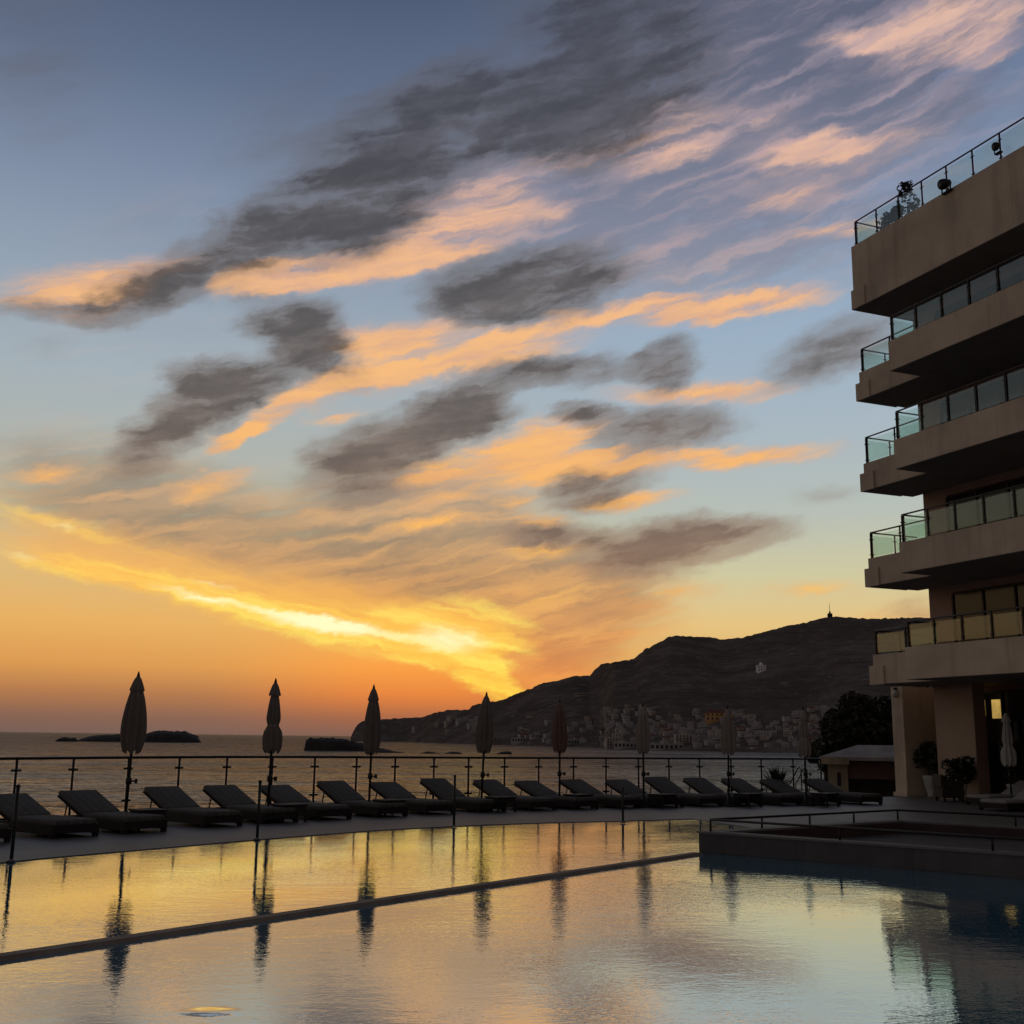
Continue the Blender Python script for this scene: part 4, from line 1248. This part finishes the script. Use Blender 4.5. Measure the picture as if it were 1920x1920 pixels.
scatter(4, 760, 840, [(760, 1355), (840, 1360)], [(760, 1372), (840, 1376)], ['cube_white', 'cube_cream'], .7, .9)
for px, py in [(925, 1388), (980, 1390), (1070, 1394), (1180, 1401), (1245, 1404)]:
    place_house('long_white', px, tt_for(px, py), .95, .05)
# single buildings that stand out
vp = tt_for(1345, 1352)
vl = house_mesh('villa').build('ochre_villa', [M['ochre_wall'], M['window_dark'], M['roof_tile']]); vl.location = hill_point(1345, vp); vl.rotation_euler = (0, 0, -.15); vl.scale = (.95, .95, .95)
tag(vl, 'long ochre villa with a red hipped roof above the town', 'villa')
cp_ = house_mesh('cube'); cp_.lathe([(2.2, 6.0), (2.1, 7.2), (1.4, 8.3), (.2, 8.8)], 14)
chp = cp_.build('hillside_chapel', [mat('bright_whitewash', (.80, .78, .76), .9, .1, .2), M['window_dark'], M['roof_tile']])
chp.location = hill_point(1431, tt_for(1431, 1258)); chp.scale = (.9, .9, .9)
tag(chp, 'solitary bright white chapel high on the dark hillside', 'chapel')
for px, py, lab in [(1090, 1304, 'long pale house alone on the slope below the ridge crag'), (1000, 1342, 'lone pale house low on the bare slope left of the town')]:
    o = house_mesh('long').build('lone_house', [M['cream_wall'], M['window_dark'], M['roof_tile']])
    o.location = hill_point(px, tt_for(px, py)); o.scale = (.7, .7, .7); tag(o, lab, 'house')
ms = empty('radio_mast', hill_point(1566, 1.0)); tag(ms, 'thin radio mast with a small hut on the hill summit', 'mast')
MB().tube([(0, 0, -2), (0, 0, 16)], [.45, .2], 6).build('pole', M['metal'], ms)
MB().box(-2.4, 2.4, -2, 2, -2, 4.2).box(-.9, .9, -.6, .6, 4.2, 6.5).build('hut', M['rock'], ms)

# ------------------------------------------------------------------ rocks and islets in the sea
def sea_rock(name, prof, base_y, depth, label, group=None, kind=None):
    """ridge with the given skyline: prof = [(px, py)], footed on the sea"""
    pts = []
    n = max(24, int((prof[-1][0] - prof[0][0]) / 3)); nd = 14
    c = ground((prof[0][0] + prof[-1][0]) / 2, base_y, SEA_Z); dist = math.hypot(c.x, c.y)
    root = (c.x, c.y, SEA_Z)
    vs, fs = [], []
    for i in range(n + 1):
        px = prof[0][0] + (prof[-1][0] - prof[0][0]) * i / n
        top = at_dist(px, interp(prof, px), dist + depth)
        hz = max(.05, top.z - SEA_Z)
        for j in range(nd + 1):
            v_ = j / nd * 2 - 1
            q = at_dist(px, 1390, dist + depth + v_ * depth)
            z = hz * max(0, 1 - abs(v_) ** 3.0) ** .8
            nz = mnoise.fractal(Vector((q.x, q.y, 7.0)) * (6.0 / max(depth, 4)), 1.0, 2.0, 5)
            z += nz * hz * .16 * (1 - abs(v_))
            vs.append((q.x - c.x + nz * .3, q.y - c.y, z - .6 if abs(v_) > .98 else z))
    for i in range(n):
        for j in range(nd):
            a = i * (nd + 1) + j
            fs.append((a, a + nd + 1, a + nd + 2, a + 1))
    o = MB().add(vs, fs, 0, False).build(name, M['rock'], loc=root)
    tag(o, label, 'rock' if 'rock' in name else 'islet', group)
    return o


sea_rock('rocky_islet', [(142, 1391), (150, 1385), (165, 1381), (195, 1378), (222, 1377), (235, 1375.5), (262, 1377), (280, 1374), (292, 1371), (312, 1371), (330, 1371.5), (345, 1372), (358, 1376), (370, 1380), (378, 1391)], 1391.5, 26, 'long dark islet on the horizon behind the leftmost parasol')
sea_rock('sea_rock', [(103, 1390), (108, 1385), (120, 1382), (132, 1384), (140, 1383), (148, 1390)], 1390.5, 9, 'small dark rock just left of the long islet', 'rocks in the bay')
sea_rock('sea_rock', [(571, 1407), (573, 1388), (580, 1384), (610, 1384), (640, 1386), (662, 1389), (680, 1394), (700, 1399), (722, 1404), (735, 1407)], 1408, 9, 'big flat topped sea rock sloping down to the right', 'rocks in the bay')
sea_rock('sea_rock', [(700, 1412), (712, 1406), (735, 1408), (760, 1411)], 1411.5, 5, 'low rock trailing right of the big flat topped rock', 'rocks in the bay')
sea_rock('sea_rock', [(786, 1413), (800, 1409), (812, 1410), (826, 1412.5)], 1413, 4, 'low skerry left of the leaning parasol, the left one', 'rocks in the bay')
sea_rock('sea_rock', [(830, 1413.5), (845, 1409.5), (858, 1409.5), (868, 1413)], 1413.5, 4, 'low skerry nearest the left side of the leaning parasol', 'rocks in the bay')
sea_rock('sea_rock', [(928, 1414), (940, 1409.5), (956, 1408.5), (960, 1413.5)], 1414, 4, 'low skerry just right of the leaning parasol', 'rocks in the bay')

scene.cycles.max_bounces = 8
scene.cycles.transparent_max_bounces = 16
scene.cycles.sample_clamp_indirect = 6.0
